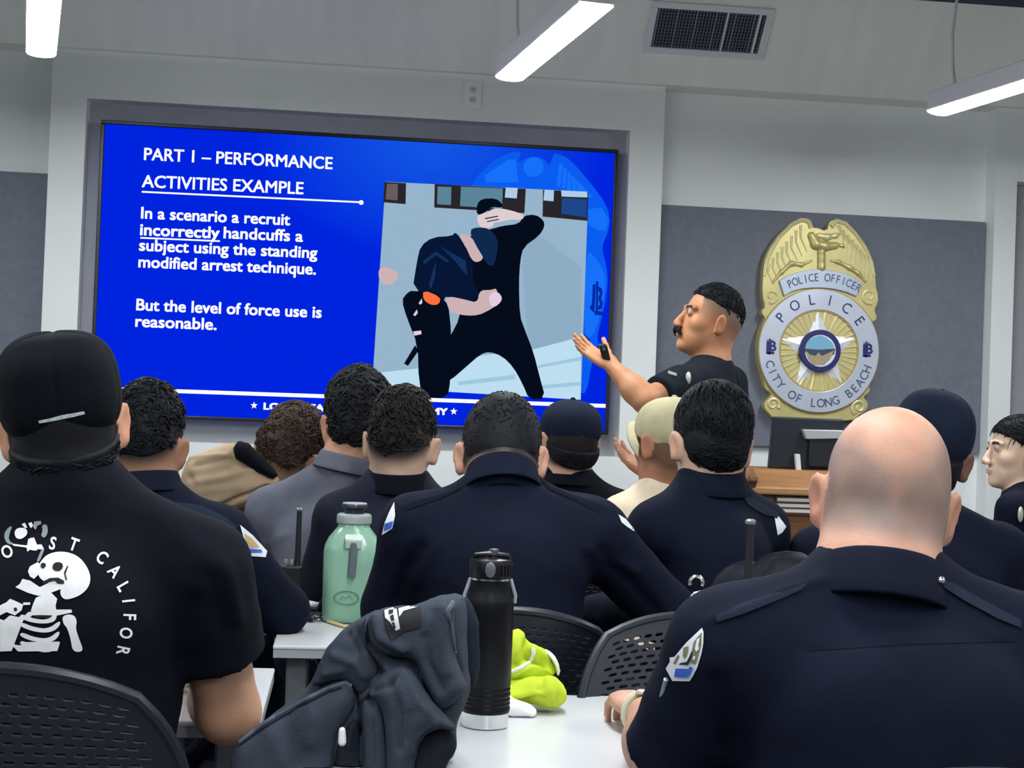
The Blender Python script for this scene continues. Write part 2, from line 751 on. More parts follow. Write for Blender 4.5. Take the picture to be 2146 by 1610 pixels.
# wall outlet above the screen
oc = onwall(991, 199, YB)
ou = thing('wall_outlet', 'white double wall outlet above the big screen', 'outlet', (oc[0], YB, oc[2] - .06))
MB().box((oc[0] - .037, YB - .007, oc[2] - .06), (oc[0] + .037, YB, oc[2] + .06)).build('cover_plate', mat('outlet_white', (.8, .81, .8), .4), ou, bevel=.004)
for dz in (-.022, .022):
    MB().lathe((0, 0, 0), [(.0165, -.001), (.0165, .002)], 20)
    sk = MB()
    pts = [(oc[0] + .0165 * math.cos(a), YB - .009, oc[2] + dz + .0145 * math.sin(a)) for a in np.linspace(0, 2 * math.pi, 20, endpoint=False)]
    sk.prism(pts, [(p[0], YB - .006, p[2]) for p in pts])
    s1 = sk.build('socket', mat('outlet_grey', (.6, .61, .61), .4), ou)
    for dx in (-.005, .005):
        MB().box((oc[0] + dx - .0012, YB - .0095, oc[2] + dz - .004), (oc[0] + dx + .0012, YB - .0088, oc[2] + dz + .005)).build('slot', M_dark, s1)

# ------------------------------------------------------------------ pendant lamps
M_house = mat('lamp_housing', (.78, .78, .77), .45)
M_diff = emis('lamp_diffuser', (0.93, 0.965, 1.0), LAMP)
M_cable = mat('lamp_cable', (.7, .72, .72), .5)
ZL = 2.45


def pendant(end, dirv, length, wd, label, hang=(), sign=-1):
    """end: far lower end (world); dirv: unit vector back toward the room's rear"""
    d = np.array([dirv[0], dirv[1], 0.0])
    d /= np.linalg.norm(d)
    sd = np.array([d[1], -d[0], 0])
    e = np.asarray(end, float)
    mid = e + d * length / 2
    t = thing('pendant_lamp', label, 'ceiling lamp', (mid[0], mid[1], ZL), 'linear pendant lamps under the ceiling')
    hb = MB()
    hb.obox(mid + np.array([0, 0, .042]), sd * wd / 2, d * length / 2, np.array([0, 0, .036]))
    hb.build('housing', M_house, t, bevel=.006)
    n = 8
    pr = [(-wd / 2 + .003, .006)] + [(wd / 2 * .96 * math.sin(a), .006 - .014 * math.cos(a)) for a in np.linspace(-math.pi / 2, math.pi / 2, n)] + [(wd / 2 - .003, .006)]
    A = [e + sd * x + np.array([0, 0, z]) for x, z in pr]
    B = [p + d * length for p in A]
    MB().prism(A, B).build('diffuser', M_diff, t)
    for k, pts in enumerate(hang):
        MB().tube(pts, .006, 8).build('cable', M_cable, t)
    return t


def vpdir(x):
    y = 862 + .0378 * (x - 1073)
    r = ray(x, y)
    r = np.array([r[0], r[1], 0])
    return -r / np.linalg.norm(r)


e2 = onz(1068, 166, ZL)
e1 = onz(86, 116, ZL)
e3 = onz(1968, 238, ZL)
d2, d1, d3 = vpdir(290), vpdir(45), vpdir(78)
n2 = onz(1250, 14, ZL)
len2 = float(np.linalg.norm(n2 - e2))
zc = ZC


def cable(e, d, off):
    p = e + d * off
    a = np.array([p[0], p[1], ZL + .075])
    b = np.array([p[0] - .012, p[1], ZL + .16])
    return [a, b, b + np.array([-.006, 0, .12]), np.array([p[0] + .012, p[1], zc])]


pendant(e1, d1, 1.25, .106, 'lit linear pendant lamp at the left above the black-capped man', [cable(e1, d1, 1.0)])
pendant(e2, (n2 - e2)[:2] / np.linalg.norm((n2 - e2)[:2]), len2, .112, 'lit linear pendant lamp hanging beside the air vent above the screen', [cable(e2, d2, .14)])
pendant(e3, d3, 1.25, .112, 'lit linear pendant lamp at the far right above the grey wall panel', [cable(e3, d3, .10)])
k = 0
for yy in (3.0, 1.2, -0.8):
    for xx in (-2.0, 0.3, 2.6):
        k += 1
        pendant((xx, yy, ZL), (0.2, -1), 1.25, .112, 'linear pendant lamp over the seated rows, outside the picture')

# ------------------------------------------------------------------ the big screen and its slide
tx0, tx1 = RX(-.16825, YB), RX(.1797, YB)
tz1, tz0 = CAM_Z + .1829 * YB, CAM_Z - .0135 * YB
YT = YB + .005       # front of bezel
M_bez = mat('screen_bezel', (.006, .007, .012), .35)
tv = thing('display_screen', 'large wall screen showing a blue training slide', 'screen', ((tx0 + tx1) / 2, YT + .03, tz0))
bz = .016
fm = MB()
for lo, hi in (((tx0, YT, tz0), (tx1, YT + .06, tz0 + bz)), ((tx0, YT, tz1 - bz), (tx1, YT + .06, tz1)),
               ((tx0, YT, tz0 + bz), (tx0 + bz, YT + .06, tz1 - bz)), ((tx1 - bz, YT, tz0 + bz), (tx1, YT + .06, tz1 - bz))):
    fm.box(lo, hi)
fm.build('bezel', M_bez, tv, bevel=.003)
YP = YT + .008       # picture plane


def slide_mat():
    m = bpy.data.materials.new('slide_blue')
    m.use_nodes = True
    nt = m.node_tree
    nt.nodes.remove(nt.nodes['Principled BSDF'])
    e = nt.nodes.new('ShaderNodeEmission')
    tc = nt.nodes.new('ShaderNodeTexCoord')
    mp = nt.nodes.new('ShaderNodeMapping')
    cpt = onwall(905, 300, YP)
    mp.inputs['Location'].default_value = (-cpt[0] / .75, 0, -cpt[2] / .5)
    mp.inputs['Scale'].default_value = (1 / .75, 0, 1 / .5)
    g = nt.nodes.new('ShaderNodeTexGradient')
    g.gradient_type = 'SPHERICAL'
    r = nt.nodes.new('ShaderNodeValToRGB')
    r.color_ramp.elements[0].color = (*srgb(0, 36, 222), 1)
    r.color_ramp.elements[1].color = (*srgb(18, 84, 228), 1)
    r.color_ramp.elements[1].position = .9
    nt.links.new(tc.outputs['Object'], mp.inputs[0])
    nt.links.new(mp.outputs[0], g.inputs[0])
    nt.links.new(g.outputs[0], r.inputs[0])
    nt.links.new(r.outputs[0], e.inputs[0])
    nt.links.new(e.outputs[0], nt.nodes['Material Output'].inputs[0])
    return m


MB().box((tx0 + bz, YP, tz0 + bz), (tx1 - bz, YP + .03, tz1 - bz)).build('panel', slide_mat(), tv)


def flat(polys, layer, m, name, parent, smooth=0):
    mb = MB()
    y = YP - .0006 * layer
    for po in polys:
        mb.add([onwall(a, b, y) for a, b in po], [tuple(range(len(po)))])
    return mb.build(name, m, parent)


def Zs(pts, ox=760, oy=300, s=2.596):
    return [(ox + x / s, oy + y / s) for x, y in pts]


def chaikin(p, it=2):
    for _ in range(it):
        q = []
        n = len(p)
        for i in range(n):
            a, b = np.array(p[i], float), np.array(p[(i + 1) % n], float)
            q += [tuple(a * .75 + b * .25), tuple(a * .25 + b * .75)]
        p = q
    return p


E_white = emis('slide_white', (1, 1, 1), 1.05)
mt = MB()
UPZ = np.array([0, 0, 1.0])
yt = YP - .0012


def line(text, x0, y0, x1, y1, cap, bold=.012):
    bold *= 70
    for kx, ky in ((-1, -.6), (1, -.6), (-1, .6), (1, .6), (0, 0)):
        text_line(mt, text, onwall(x0 + kx * bold * .8, y0 + ky * bold, yt), onwall(x1 + kx * bold * .8, y1 + ky * bold, yt), cap * YP / FPX, UPZ, 0)


line('PART 1 \u2013 PERFORMANCE', 302, 335, 696, 354.5, 24.5)
line('ACTIVITIES EXAMPLE', 297.5, 392, 635, 407, 24.5)
line('In a scenario a recruit', 296, 457.5, 607, 472, 23, .016)
line('incorrectly', 294, 492.5, 459, 499.5, 23, .018)
line('handcuffs a', 469, 499, 634, 506.5, 23, .016)
line('subject using the standing', 292, 525, 664, 541, 23, .016)
line('modified arrest technique.', 290.5, 560, 661, 575.5, 23, .016)
line('But the level of force use is', 286, 650, 673, 666, 23, .016)
line('reasonable.', 284, 684.5, 453, 691.5, 23, .016)
line('LONG BEACH POLICE ACADEMY', 553, 858, 937, 869.5, 13, .02)
mt.build('slide_lettering', E_white, tv, label='white lettering on the slide')


def bar(x0, y0, x1, y1, t):
    return [(x0, y0 - t / 2), (x1, y1 - t / 2), (x1, y1 + t / 2), (x0, y0 + t / 2)]


def star(cx, cy, r, n=5, q=.42):
    return [(cx + (r if i % 2 == 0 else r * q) * math.sin(math.pi * i / n), cy - (r if i % 2 == 0 else r * q) * math.cos(math.pi * i / n)) for i in range(2 * n)]


circ = lambda x, y, r, n=16: [(x + r * math.cos(2 * math.pi * i / n), y + r * math.sin(2 * math.pi * i / n)) for i in range(n)]
flat([bar(297, 402, 757, 424, 3.6), circ(757, 424.5, 5), bar(294, 498.5, 461, 505.5, 3.4), bar(196, 814, 1272, 851, 8),
      star(532.5, 850, 8), star(951, 862.5, 8)], 2, E_white, 'slide_rule', tv)
# ghosted badge on the slide
E = lambda n, r, g, b: emis('slide_' + n, srgb(r, g, b), 1.0)
ghost = [(560, 300), (600, 215), (640, 160), (720, 90), (800, 52), (850, 45), (862, 60), (835, 115), (870, 90), (930, 74), (990, 85), (1015, 130), (1038, 62),
         (1050, 55), (1120, 80), (1200, 170), (1290, 280), (1330, 350), (1346, 420), (1335, 490), (1298, 565), (1325, 660), (1336, 760), (1310, 920), (1272, 1060),
         (1285, 1100), (1245, 1200), (1225, 1330), (1195, 1380), (1000, 1200), (700, 700)]
flat([Zs(chaikin(ghost))], 1, E('ghost', 10, 92, 240), 'slide_logo', tv)
gl = []
for i in range(7):
    a = i / 6
    gl.append(Zs([(660 + 20 * i, 175 - 14 * i), (700 + 22 * i, 150 - 12 * i + 10), (690 + 26 * i, 215), (670 + 25 * i, 215)]))
    gl.append(Zs([(1070 + 22 * i, 110 + 22 * i), (1090 + 22 * i, 115 + 24 * i), (1075 + 30 * i, 235 + 10 * i), (1055 + 29 * i, 235 + 10 * i)]))
gl.append(Zs(circ(930, 130, 55)))
gl.append(Zs([(1228, 360), (1300, 350), (1340, 420), (1320, 480), (1270, 470), (1228, 440)]))
gl.append(Zs(chaikin([(1215, 590), (1250, 600), (1318, 700), (1322, 780), (1295, 930), (1255, 1050), (1200, 1070)])))
flat(gl, 2, E('ghost_light', 22, 112, 250), 'slide_logo', tv)
lb = []
lb += [Zs([(1252, 770), (1268, 768), (1262, 905), (1246, 905)]), Zs([(1236, 890), (1246, 880), (1262, 905), (1258, 925), (1236, 900)]), Zs([(1262, 935), (1308, 938), (1308, 918), (1262, 912)]),
       Zs([(1270, 752), (1282, 752), (1280, 935), (1268, 935)]), Zs([(1282, 780), (1300, 790), (1306, 815), (1298, 845), (1306, 870), (1300, 900), (1282, 908), (1282, 890), (1292, 875), (1284, 852), (1282, 840), (1292, 820), (1282, 800)])]
lb += [Zs([(1200, 1050), (1212, 1043), (1240, 1075), (1228, 1082)]), Zs([(1196, 1075), (1206, 1068), (1222, 1088), (1210, 1092)])]
flat(lb, 3, E('ghost_dark', 4, 40, 165), 'slide_logo', tv)
# the picture on the slide
pic = [(808, 381), (1233, 402), (1217, 838), (782, 812), (783, 760)]
flat([pic], 4, E('pic_wall', 150, 180, 203), 'slide_print', tv)
flat([[(1217.5, 706), (1217, 838), (782, 812), (784, 782), (900, 770), (1010, 745), (1108, 735)]], 5, E('pic_floor', 188, 222, 240), 'slide_print', tv)
flat([[(1219, 560), (1217.5, 706), (1108, 735), (1095, 560), (1100, 470)]], 5, E('pic_wall_right', 142, 172, 195), 'slide_print', tv)
flat([[(1130, 765), (1217, 748), (1217, 756), (1125, 772)], [(960, 800), (1080, 785), (1080, 795), (960, 808)], [(1130, 808), (1216, 800), (1216, 808), (1130, 816)]], 6, E('pic_floor_mark', 160, 200, 222), 'slide_print', tv)
flat([[(806, 381.5), (851, 384), (850, 428), (803, 424)], [(911, 386), (1102, 396), (1099, 447), (910, 435)], [(1138, 398), (1233, 402), (1231, 463), (1137, 454)]], 5, E('pic_frame', 40, 38, 42), 'slide_print', tv)
flat([[(811, 385), (834, 386), (833, 420), (808, 418)]], 6, E('pic_pane_brown', 105, 92, 92), 'slide_print', tv)
flat([[(917, 391), (946, 392), (945, 430), (916, 428)], [(966, 391), (1054, 395), (1052, 438), (964, 432)]], 6, E('pic_pane', 90, 132, 152), 'slide_print', tv)
flat([[(1178, 415), (1230, 418), (1229, 456), (1176, 448)]], 6, E('pic_pane_blue', 30, 70, 140), 'slide_print', tv)
flat([[(1060, 393), (1085, 394), (1083, 416), (1058, 414)], [(1141, 398), (1161, 399), (1160, 422), (1139, 420)], [(1176, 399), (1231, 402), (1231, 414), (1177, 412)]], 6, E('pic_glare', 175, 205, 235), 'slide_print', tv)
E_navy = E('pic_navy', 6, 22, 52)
E_black = E('pic_black', 5, 12, 28)
E_skin = E('pic_skin', 205, 178, 180)
sus = [(560, 520), (640, 480), (700, 468), (760, 450), (850, 440), (875, 395), (940, 388), (985, 420), (990, 455), (960, 505), (875, 565), (857, 640), (850, 760), (855, 940), (880, 1010), (930, 1140),
       (960, 1260), (996, 1392), (905, 1395), (870, 1310), (820, 1220), (760, 1160), (690, 1135), (640, 1150), (560, 1220), (480, 1290), (440, 1300), (440, 1120), (540, 930), (560, 700)]
flat([Zs(chaikin(sus, 1))], 7, E_black, 'slide_print', tv)
flat([Zs(chaikin([(618, 385), (700, 375), (720, 440), (690, 465), (630, 455)])), Zs(chaikin([(660, 405), (690, 365), (740, 350), (878, 385), (872, 420), (800, 415), (740, 432), (680, 430)]))], 8, E('pic_skin_light', 222, 205, 208), 'slide_print', tv)
flat([Zs(chaikin([(620, 395), (622, 330), (650, 303), (720, 300), (757, 325), (762, 352), (700, 345), (668, 378)], 1)), Zs([(665, 408), (735, 395), (738, 400), (668, 414)]), Zs([(675, 425), (740, 412), (742, 417), (678, 430)])], 9, E_black, 'slide_print', tv)
off = [(296, 640), (315, 560), (380, 512), (490, 505), (500, 484), (530, 510), (600, 645), (600, 760), (640, 815), (610, 855), (560, 870), (455, 830), (440, 860), (270, 805)]
pants = [(268, 800), (460, 825), (485, 1050), (478, 1290), (462, 1388), (335, 1385), (305, 1300), (300, 1100), (240, 950), (212, 855), (240, 818)]
flat([Zs(chaikin(off, 1))], 9, E_navy, 'slide_print', tv)
flat([Zs(chaikin(pants, 1)), Zs([(285, 1100), (304, 1130), (247, 1212), (225, 1200)])], 10, E_black, 'slide_print', tv)
flat([Zs(chaikin([(522, 500), (575, 488), (655, 600), (652, 640), (600, 652), (560, 560)])), Zs(chaikin([(455, 830), (560, 852), (625, 870), (635, 800), (700, 800), (728, 788), (735, 830), (768, 850), (700, 905), (610, 945), (480, 925), (458, 880)])),
      Zs(chaikin([(88, 665), (190, 695), (192, 735), (150, 782), (86, 752)]))], 11, E_skin, 'slide_print', tv)
flat([Zs(chaikin([(680, 832), (730, 800), (768, 852), (704, 905)])), Zs([(275, 1025), (318, 1020), (320, 1040), (280, 1048)]), Zs([(275, 935), (295, 905), (300, 925), (285, 942)]), Zs([(305, 870), (322, 845), (325, 870), (312, 880)])], 12, E('pic_glove', 228, 205, 228), 'slide_print', tv)
flat([Zs(chaikin([(580, 475), (620, 457), (690, 465), (728, 512), (738, 560), (718, 668), (680, 665), (655, 620), (612, 550)], 1))], 12, E('pic_cap', 14, 40, 78), 'slide_print', tv)
flat([Zs(chaikin([(330, 798), (425, 838), (416, 878), (370, 882), (328, 850)], 1))], 12, E('pic_orange', 250, 112, 62), 'slide_print', tv)
flat([Zs([(330, 640), (400, 590), (470, 640), (460, 650), (400, 610), (335, 660)]), Zs([(420, 560), (560, 640), (570, 720), (540, 690), (500, 640)]), Zs([(360, 780), (380, 700), (400, 640), (395, 720), (375, 790)])], 12, E('pic_fold', 20, 48, 92), 'slide_print', tv)
# ------------------------------------------------------------------ people
def rotm(yaw, pitch, roll):
    """local x right, y face direction, z up. yaw left +, pitch up +, roll: right side down +"""
    return np.array(Matrix.Rotation(math.radians(yaw), 3, 'Z') @ Matrix.Rotation(math.radians(pitch), 3, 'X') @ Matrix.Rotation(math.radians(roll), 3, 'Y'))


def rz(a):
    return np.array(Matrix.Rotation(math.radians(a), 3, 'Z'))


def ry(a):
    return np.array(Matrix.Rotation(math.radians(a), 3, 'Y'))


def rx(a):
    return np.array(Matrix.Rotation(math.radians(a), 3, 'X'))


M_skin = mat('skin', (.5, .3, .2), .52, spec=.28, bump=.25, bscale=260, var=.10, vscale=22, attr='Col')
M_hair = {}


def hairmat(name, col, var=.5):
    return mat('hair_' + name, col, .62, bump=.6, bscale=300, var=var, vscale=60, spec=.2)


CRAN_C, CRAN_R = np.array([0, -.012, .03]), np.array([.077, .098, .09])


def head_prims(F, M, R, s, ear=1.0, jaw=1.0, earflare=28):
    def L(p):
        return M + R @ (np.asarray(p, float) * s)

    def el(c, r, Q=np.eye(3), k=.02, sub=False):
        F.ell(L(c), np.array(r) * s, R @ Q, k, sub)
    el(CRAN_C, CRAN_R)
    el((0, -.045, -.01), (.066, .058, .075), k=.03)
    el((0, .03, -.05), (.060 * jaw, .062, .074), k=.035)
    el((0, .045, -.08), (.048 * jaw, .042, .045), k=.025)
    el((0, .074, -.108), (.024, .018, .016), k=.02)
    for sx in (-1, 1):
        el((sx * .045, .055, -.025), (.022, .025, .024), k=.02)
        el((sx * .033, .094, .006), (.017, .012, .010), k=.012, sub=True)
        el((sx * .033, .082, .006), (.0135, .0135, .012), k=.004)
        F.cap(L((sx * .012, .090, .026)), L((sx * .05, .078, .026)), .009 * s, .008 * s, .012)
        el((sx * .013, .108, -.042), (.010, .012, .009), k=.010)
    F.cap(L((0, .088, .016)), L((0, .112, -.034)), .0075 * s, .0115 * s, .012)
    el((0, .096, -.066), (.021, .009, .0055), k=.006)
    el((0, .095, -.076), (.018, .009, .006), k=.006)
    for sx in (-1, 1):
        Q = rz(sx * -earflare) @ rx(-10) @ ry(sx * 8)
        c = np.array([sx * .0835, -.014, -.012])
        el(c, np.array([.0085, .021, .034]) * ear, Q, k=.008)
        el(c + Q @ np.array([sx * .009, .002, .004]), np.array([.006, .012, .021]) * ear, Q, k=.006, sub=True)
        el(c + np.array([0, .008, -.026]), np.array([.006, .010, .010]) * ear, Q, k=.008)


def hand_prims(F, wr, d, n, side, s=1.0, curl=(20, 25, 20), spread=6, thumb=(35, 20)):
    """wr wrist point, d hand direction, n palm-facing normal, side: unit vector toward the thumb"""
    d = np.asarray(d, float)
    d /= np.linalg.norm(d)
    n = np.asarray(n, float)
    n -= d * (n @ d)
    n /= np.linalg.norm(n)
    t = np.cross(d, n)
    if t @ np.asarray(side) < 0:
        t = -t
    Q = np.stack([t, d, n], 1)
    F.ell(wr + d * .048 * s, np.array([.040, .052, .0155]) * s, Q, .015, p=2.6)
    F.ell(wr + d * .03 * s + t * .022 * s + n * .006 * s, np.array([.02, .032, .016]) * s, Q, .015)
    for i, (o, ln, r) in enumerate(((.030, .072, .0088), (.010, .080, .0090), (-.010, .074, .0086), (-.029, .058, .0076))):
        p = wr + d * (.088 - .006 * abs(i - 1)) * s + t * o * s
        a = math.radians(spread * (1.5 - i))
        dd = d * math.cos(a) + t * math.sin(a)
        ang = 0
        for j, fr in enumerate((.45, .30, .25)):
            ang += math.radians(curl[j] * (1 + .12 * (i - 1.5)))
            q = p + (dd * math.cos(ang) + n * math.sin(ang)) * ln * fr * s
            F.cap(p, q, r * s * (1 - .1 * j), r * s * (.92 - .1 * j), .004)
            p = q
    a = math.radians(thumb[0])
    p = wr + d * .022 * s + t * .034 * s
    dd = d * math.cos(a) + t * math.sin(a)
    for j, (ln, r) in enumerate(((.040, .0115), (.032, .0105), (.026, .009))):
        b = math.radians(thumb[1]) * j
        v = dd * math.cos(b) + (n * .7 + d * .7) / 1.0 * math.sin(b)
        q = p + v * ln * s
        F.cap(p, q, r * s, r * s * .92, .006)
        p = q
    return d, t, n


def setcol(me, cols):
    a = me.color_attributes.new('Col', 'FLOAT_COLOR', 'POINT')
    c = np.ones((len(cols), 4), dtype=np.float32)
    c[:, :3] = cols
    a.data.foreach_set('color', c.ravel())


def smooth01(x, a, b):
    t = np.clip((x - a) / (b - a), 0, 1)
    return t * t * (3 - 2 * t)


class Person:
    pass


def person(label, head, yaw=0, pitch=0, roll=0, s=1.0, neck=None, shL=None, shR=None, hip=None, elL=None, wrL=None, elR=None, wrR=None,
           skin=(.45, .26, .17), stub=None, facecol=None, bulk=1.0, shirt=None, shirt_name='shirt', sleeve='long', sleeve_r=1.0, collar=None,
           trousers=None, stand=False, h=.006, hs=.008, creases=(), seed=1, handL=None, handR=None, neck_r=.058, trap=.0, ear=1.0, folds=.0025,
           jaw=1.0, knees=None, cat='person', belly=1.0, deep=1.0, earflare=28, sh_r=.064, lean=.10):
    p = Person()
    A = lambda q: None if q is None else np.asarray(P(*q) if len(q) == 3 and q[0] > 20 or (len(q) == 3 and q[2] > 1.0 and abs(q[0]) > 6) else q, float)
    M = A(head)
    nb = A(neck)
    sL, sR = A(shL), A(shR)
    R = rotm(yaw, pitch, roll)
    mid = (sL + sR) / 2
    if hip is None:
        hip = np.array([mid[0], mid[1] - lean, .56])
    hip = np.asarray(hip, float)
    X = sR - sL
    W = np.linalg.norm(X) / 2
    X = X / (2 * W)
    U = mid - hip
    TL = np.linalg.norm(U)
    U = U / TL
    X = X - U * (X @ U)
    X /= np.linalg.norm(X)
    Fw = np.cross(U, X)
    T = np.stack([X, Fw, U], 1)
    if elL is None:
        elL = sL - X * .06 - U * .26 + Fw * .12
    else:
        elL = A(elL)
    if elR is None:
        elR = sR + X * .06 - U * .26 + Fw * .12
    else:
        elR = A(elR)
    wrL = elL + Fw * .20 + X * .10 + np.array([0, 0, .01]) if wrL is None else A(wrL)
    wrR = elR + Fw * .20 - X * .10 + np.array([0, 0, .01]) if wrR is None else A(wrR)
    if stand:
        kn = [hip - X * .10 + np.array([0, 0, -.42]) + Fw * .02, hip + X * .10 + np.array([0, 0, -.42]) + Fw * .02]
        an = [np.array([q[0], q[1], .08]) - Fw * .02 for q in kn]
    else:
        kn = [hip - X * .12 + Fw * .42 + np.array([0, 0, .0]), hip + X * .12 + Fw * .42 + np.array([0, 0, .0])]
        for q in kn:
            q[2] = .535
        an = [np.array([q[0], q[1], .08]) - np.array([Fw[0], Fw[1], 0]) * .04 for q in kn]
    F2 = np.array([Fw[0], Fw[1], 0.0])
    F2 /= np.linalg.norm(F2)
    hipj = [hip - X * .095, hip + X * .095]
    allp = [M, sL, sR, elL, elR, wrL, wrR, hip] + kn + an
    lo = np.min(allp, 0) - np.array([.2, .2, .12])
    hi = np.max(allp, 0) + np.array([.2, .2, .16])
    lo[2] = 0.0
    # ---- body: one continuous skin surface
    F = Field(lo, hi, h)
    head_prims(F, M, R, s, ear, jaw, earflare)
    nk = M + R @ (np.array([0, -.028, -.05]) * s)
    F.cap(nk, nb, neck_r * s * .97, neck_r * s * 1.08, .03)
    F.cap(nb, nb - U * .06, neck_r * s, neck_r * s * 1.1, .04)
    b = .84 * bulk
    F.ell(mid - U * .14 - Fw * .0, (W * .80, .10 * bulk * deep, .20), T, .05)
    F.ell(mid - U * .06 - Fw * .02, (W * .82, .075, .085), T, .05)
    F.ell(mid * .4 + hip * .6, (W * .70, .10 * belly, .18), T, .05)
    F.ell(hip, (.155, .115, .11), T, .05)
    for a, e, wv in ((sL, elL, wrL), (sR, elR, wrR)):
        F.cap(nb - U * .02, a, .045, .045, .04)
        F.cap(a, e, .048 * bulk, .042 * bulk, .03)
        F.cap(e, e + (wv - e) * .35, .040 * bulk, .044 * bulk, .02)
        F.cap(e + (wv - e) * .3, wv, .044 * bulk, .027, .02)
    for side, wv, e, hd in ((-1, wrL, elL, handL), (1, wrR, elR, handR)):
        dd = (wv - e) / np.linalg.norm(wv - e)
        hd = hd or {}
        hand_prims(F, wv + dd * .01, hd.get('d', dd), hd.get('n', np.array([0, 0, -1.0]) - X * side * .2), hd.get('side', -X * side), s,
                   hd.get('curl', (22, 30, 25)), hd.get('spread', 5), hd.get('thumb', (38, 18)))
    for hj, k_, a_ in zip(hipj, kn, an):
        F.cap(hj, k_, .075, .052, .03)
        F.cap(k_, k_ + (a_ - k_) * .4, .052, .054, .02)
        F.cap(k_ + (a_ - k_) * .35, a_, .054, .036, .02)
        F.cap(a_ - F2 * .03 + np.array([0, 0, -.035]), a_ + F2 * .15 + np.array([0, 0, -.05]), .036, .026, .03)
    v, f = F.mesh()
    # colours
    q = (v - M) @ R / s
    col = np.tile(np.array(skin), (len(v), 1))
    col *= (1 + .06 * wob(v, 30, seed))[:, None]
    near = np.linalg.norm(q, axis=1) < .2
    if stub is not None:
        m, sc = stub(q)
        m = (m * near * (np.abs(q[:, 0]) < .0775))[:, None]
        col = col * (1 - m) + np.array(sc) * m
    lips = (np.abs(q[:, 0]) < .019) & (np.abs(q[:, 2] + .0712) < .008) & (q[:, 1] > .085) & near
    col[lips] = col[lips] * np.array([.9, .72, .72])
    eye = (np.abs(q[:, 2] - .005) < .0052) & (np.linalg.norm(q * np.array([1, 1, 1]) - np.array([.033, .088, .006]) * np.stack([np.sign(q[:, 0]), np.ones(len(q)), np.ones(len(q))], 1), axis=1) < .0135) & near
    col[eye] = (.34, .31, .29)
    iris = (np.linalg.norm(q - np.array([.033, .096, .006]) * np.stack([np.sign(q[:, 0]), np.ones(len(q)), np.ones(len(q))], 1), axis=1) < .006) & near
    col[iris] = (.03, .02, .015)
    brow = (np.abs(q[:, 2] - .0265 - .12 * np.minimum(0, .03 - np.abs(q[:, 0]))) < .0055) & (np.abs(q[:, 0]) > .014) & (np.abs(q[:, 0]) < .05) & (q[:, 1] > .06) & near
    col[brow] = (.03, .022, .018)
    earm = (np.abs(q[:, 0]) > .079) & near & (np.abs(q[:, 2]) < .06)
    col[earm] = col[earm] * np.array([1.04, .92, .89])
    root = thing('person', label, cat, (hip[0], hip[1], 0))
    me = mesh_np('body', v, f)
    setcol(me, col)
    p.body = link('body', me, M_skin, root)
    p.body_bvh = bvh_of(v, f)
    p.root, p.M, p.R, p.s, p.T, p.X, p.U, p.Fw, p.W, p.mid, p.hip, p.nb = root, M, R, s, T, X, U, Fw, W, mid, hip, nb
    p.sL, p.sR, p.elL, p.elR, p.wrL, p.wrR = sL, sR, elL, elR, wrL, wrR
    # ---- shirt
    if shirt is not None:
        lo2 = np.min([sL, sR, elL, elR, wrL, wrR, hip, nb], 0) - np.array([.17, .2, .16])
        hi2 = np.max([sL, sR, elL, elR, wrL, wrR, hip, nb], 0) + np.array([.17, .2, .12])
        G = Field(lo2, hi2, hs)
        bu = bulk
        G.ell(mid - U * .14, (W * .90, .128 * bu * deep, .22), T, .06)
        G.ell(mid - U * .06 - Fw * .025, (W * .92, .095 * bu, .10), T, .06)
        G.ell(mid * .4 + hip * .6, (W * .82 * max(1, belly * .95), .128 * bu * belly, .20), T, .06)
        G.ell(hip + U * .03, (.175 * bu, .135 * bu, .12), T, .06)
        G.cap(nb - U * .11, nb - U * .012, neck_r * s * 1.12, neck_r * s * 1.12, .03)
        for a in (sL, sR):
            G.cap(nb - U * (.03 - trap), a, .058, sh_r * bu * .95, .05)
        for a, e, wv in ((sL, elL, wrL), (sR, elR, wrR)):
            if sleeve == 'long':
                G.cap(a, e, sh_r * bu * sleeve_r, .057 * bu * sleeve_r, .035)
                G.cap(e, wv, .056 * bu * sleeve_r, .042, .03, cut=True)
            else:
                hem = a + (e - a) * (sleeve if isinstance(sleeve, float) else .62)
                G.cap(a, a + (hem - a) * .5, sh_r * bu * sleeve_r, .064 * bu * sleeve_r, .035)
                G.cap(a + (hem - a) * .45, hem, .064 * bu * sleeve_r, .066 * bu * sleeve_r, .02, cut=True)
        if not collar:
            G.ell(nb + U * .05 + Fw * .01, (.058, .058, .04), T, .012, sub=True)
        sv, sf = G.mesh()
        sv = relax(sv, sf, 2)
        if folds:
            n = vnormals(sv, sf)
            k = wob(sv * np.array([1.0, 1.0, .55]), 16, seed + 3)
            k2 = np.abs(wob(sv * np.array([.7, .8, 1.2]) + .4 * wob(sv, 5, seed)[:, None] * .05, 24, seed + 9))
            sv = sv + n * (folds * (k - 1.2 * k2))[:, None]
        if creases:
            sv = crease(sv, sf, creases)
        p.shirt = link(shirt_name, mesh_np(shirt_name, sv, sf), shirt, root)
        p.bvh = bvh_of(sv, sf)
        p.sv, p.sf = sv, sf
    # ---- trousers
    G = Field(np.min([hip] + kn + an, 0) - np.array([.2, .2, .1]), np.max([hip] + kn + an, 0) + np.array([.2, .2, .15]), .014)
    G.ell(hip, (.168, .128, .115), T, .04)
    for hj, k_, a_ in zip(hipj, kn, an):
        G.cap(hj, k_, .088, .068, .04)
        G.cap(k_, a_, .068, .052, .02, cut=True)
    tv_, tf = G.mesh()
    link('trousers', mesh_np('trousers', relax(tv_, tf, 2), tf), trousers or M_navy, root)
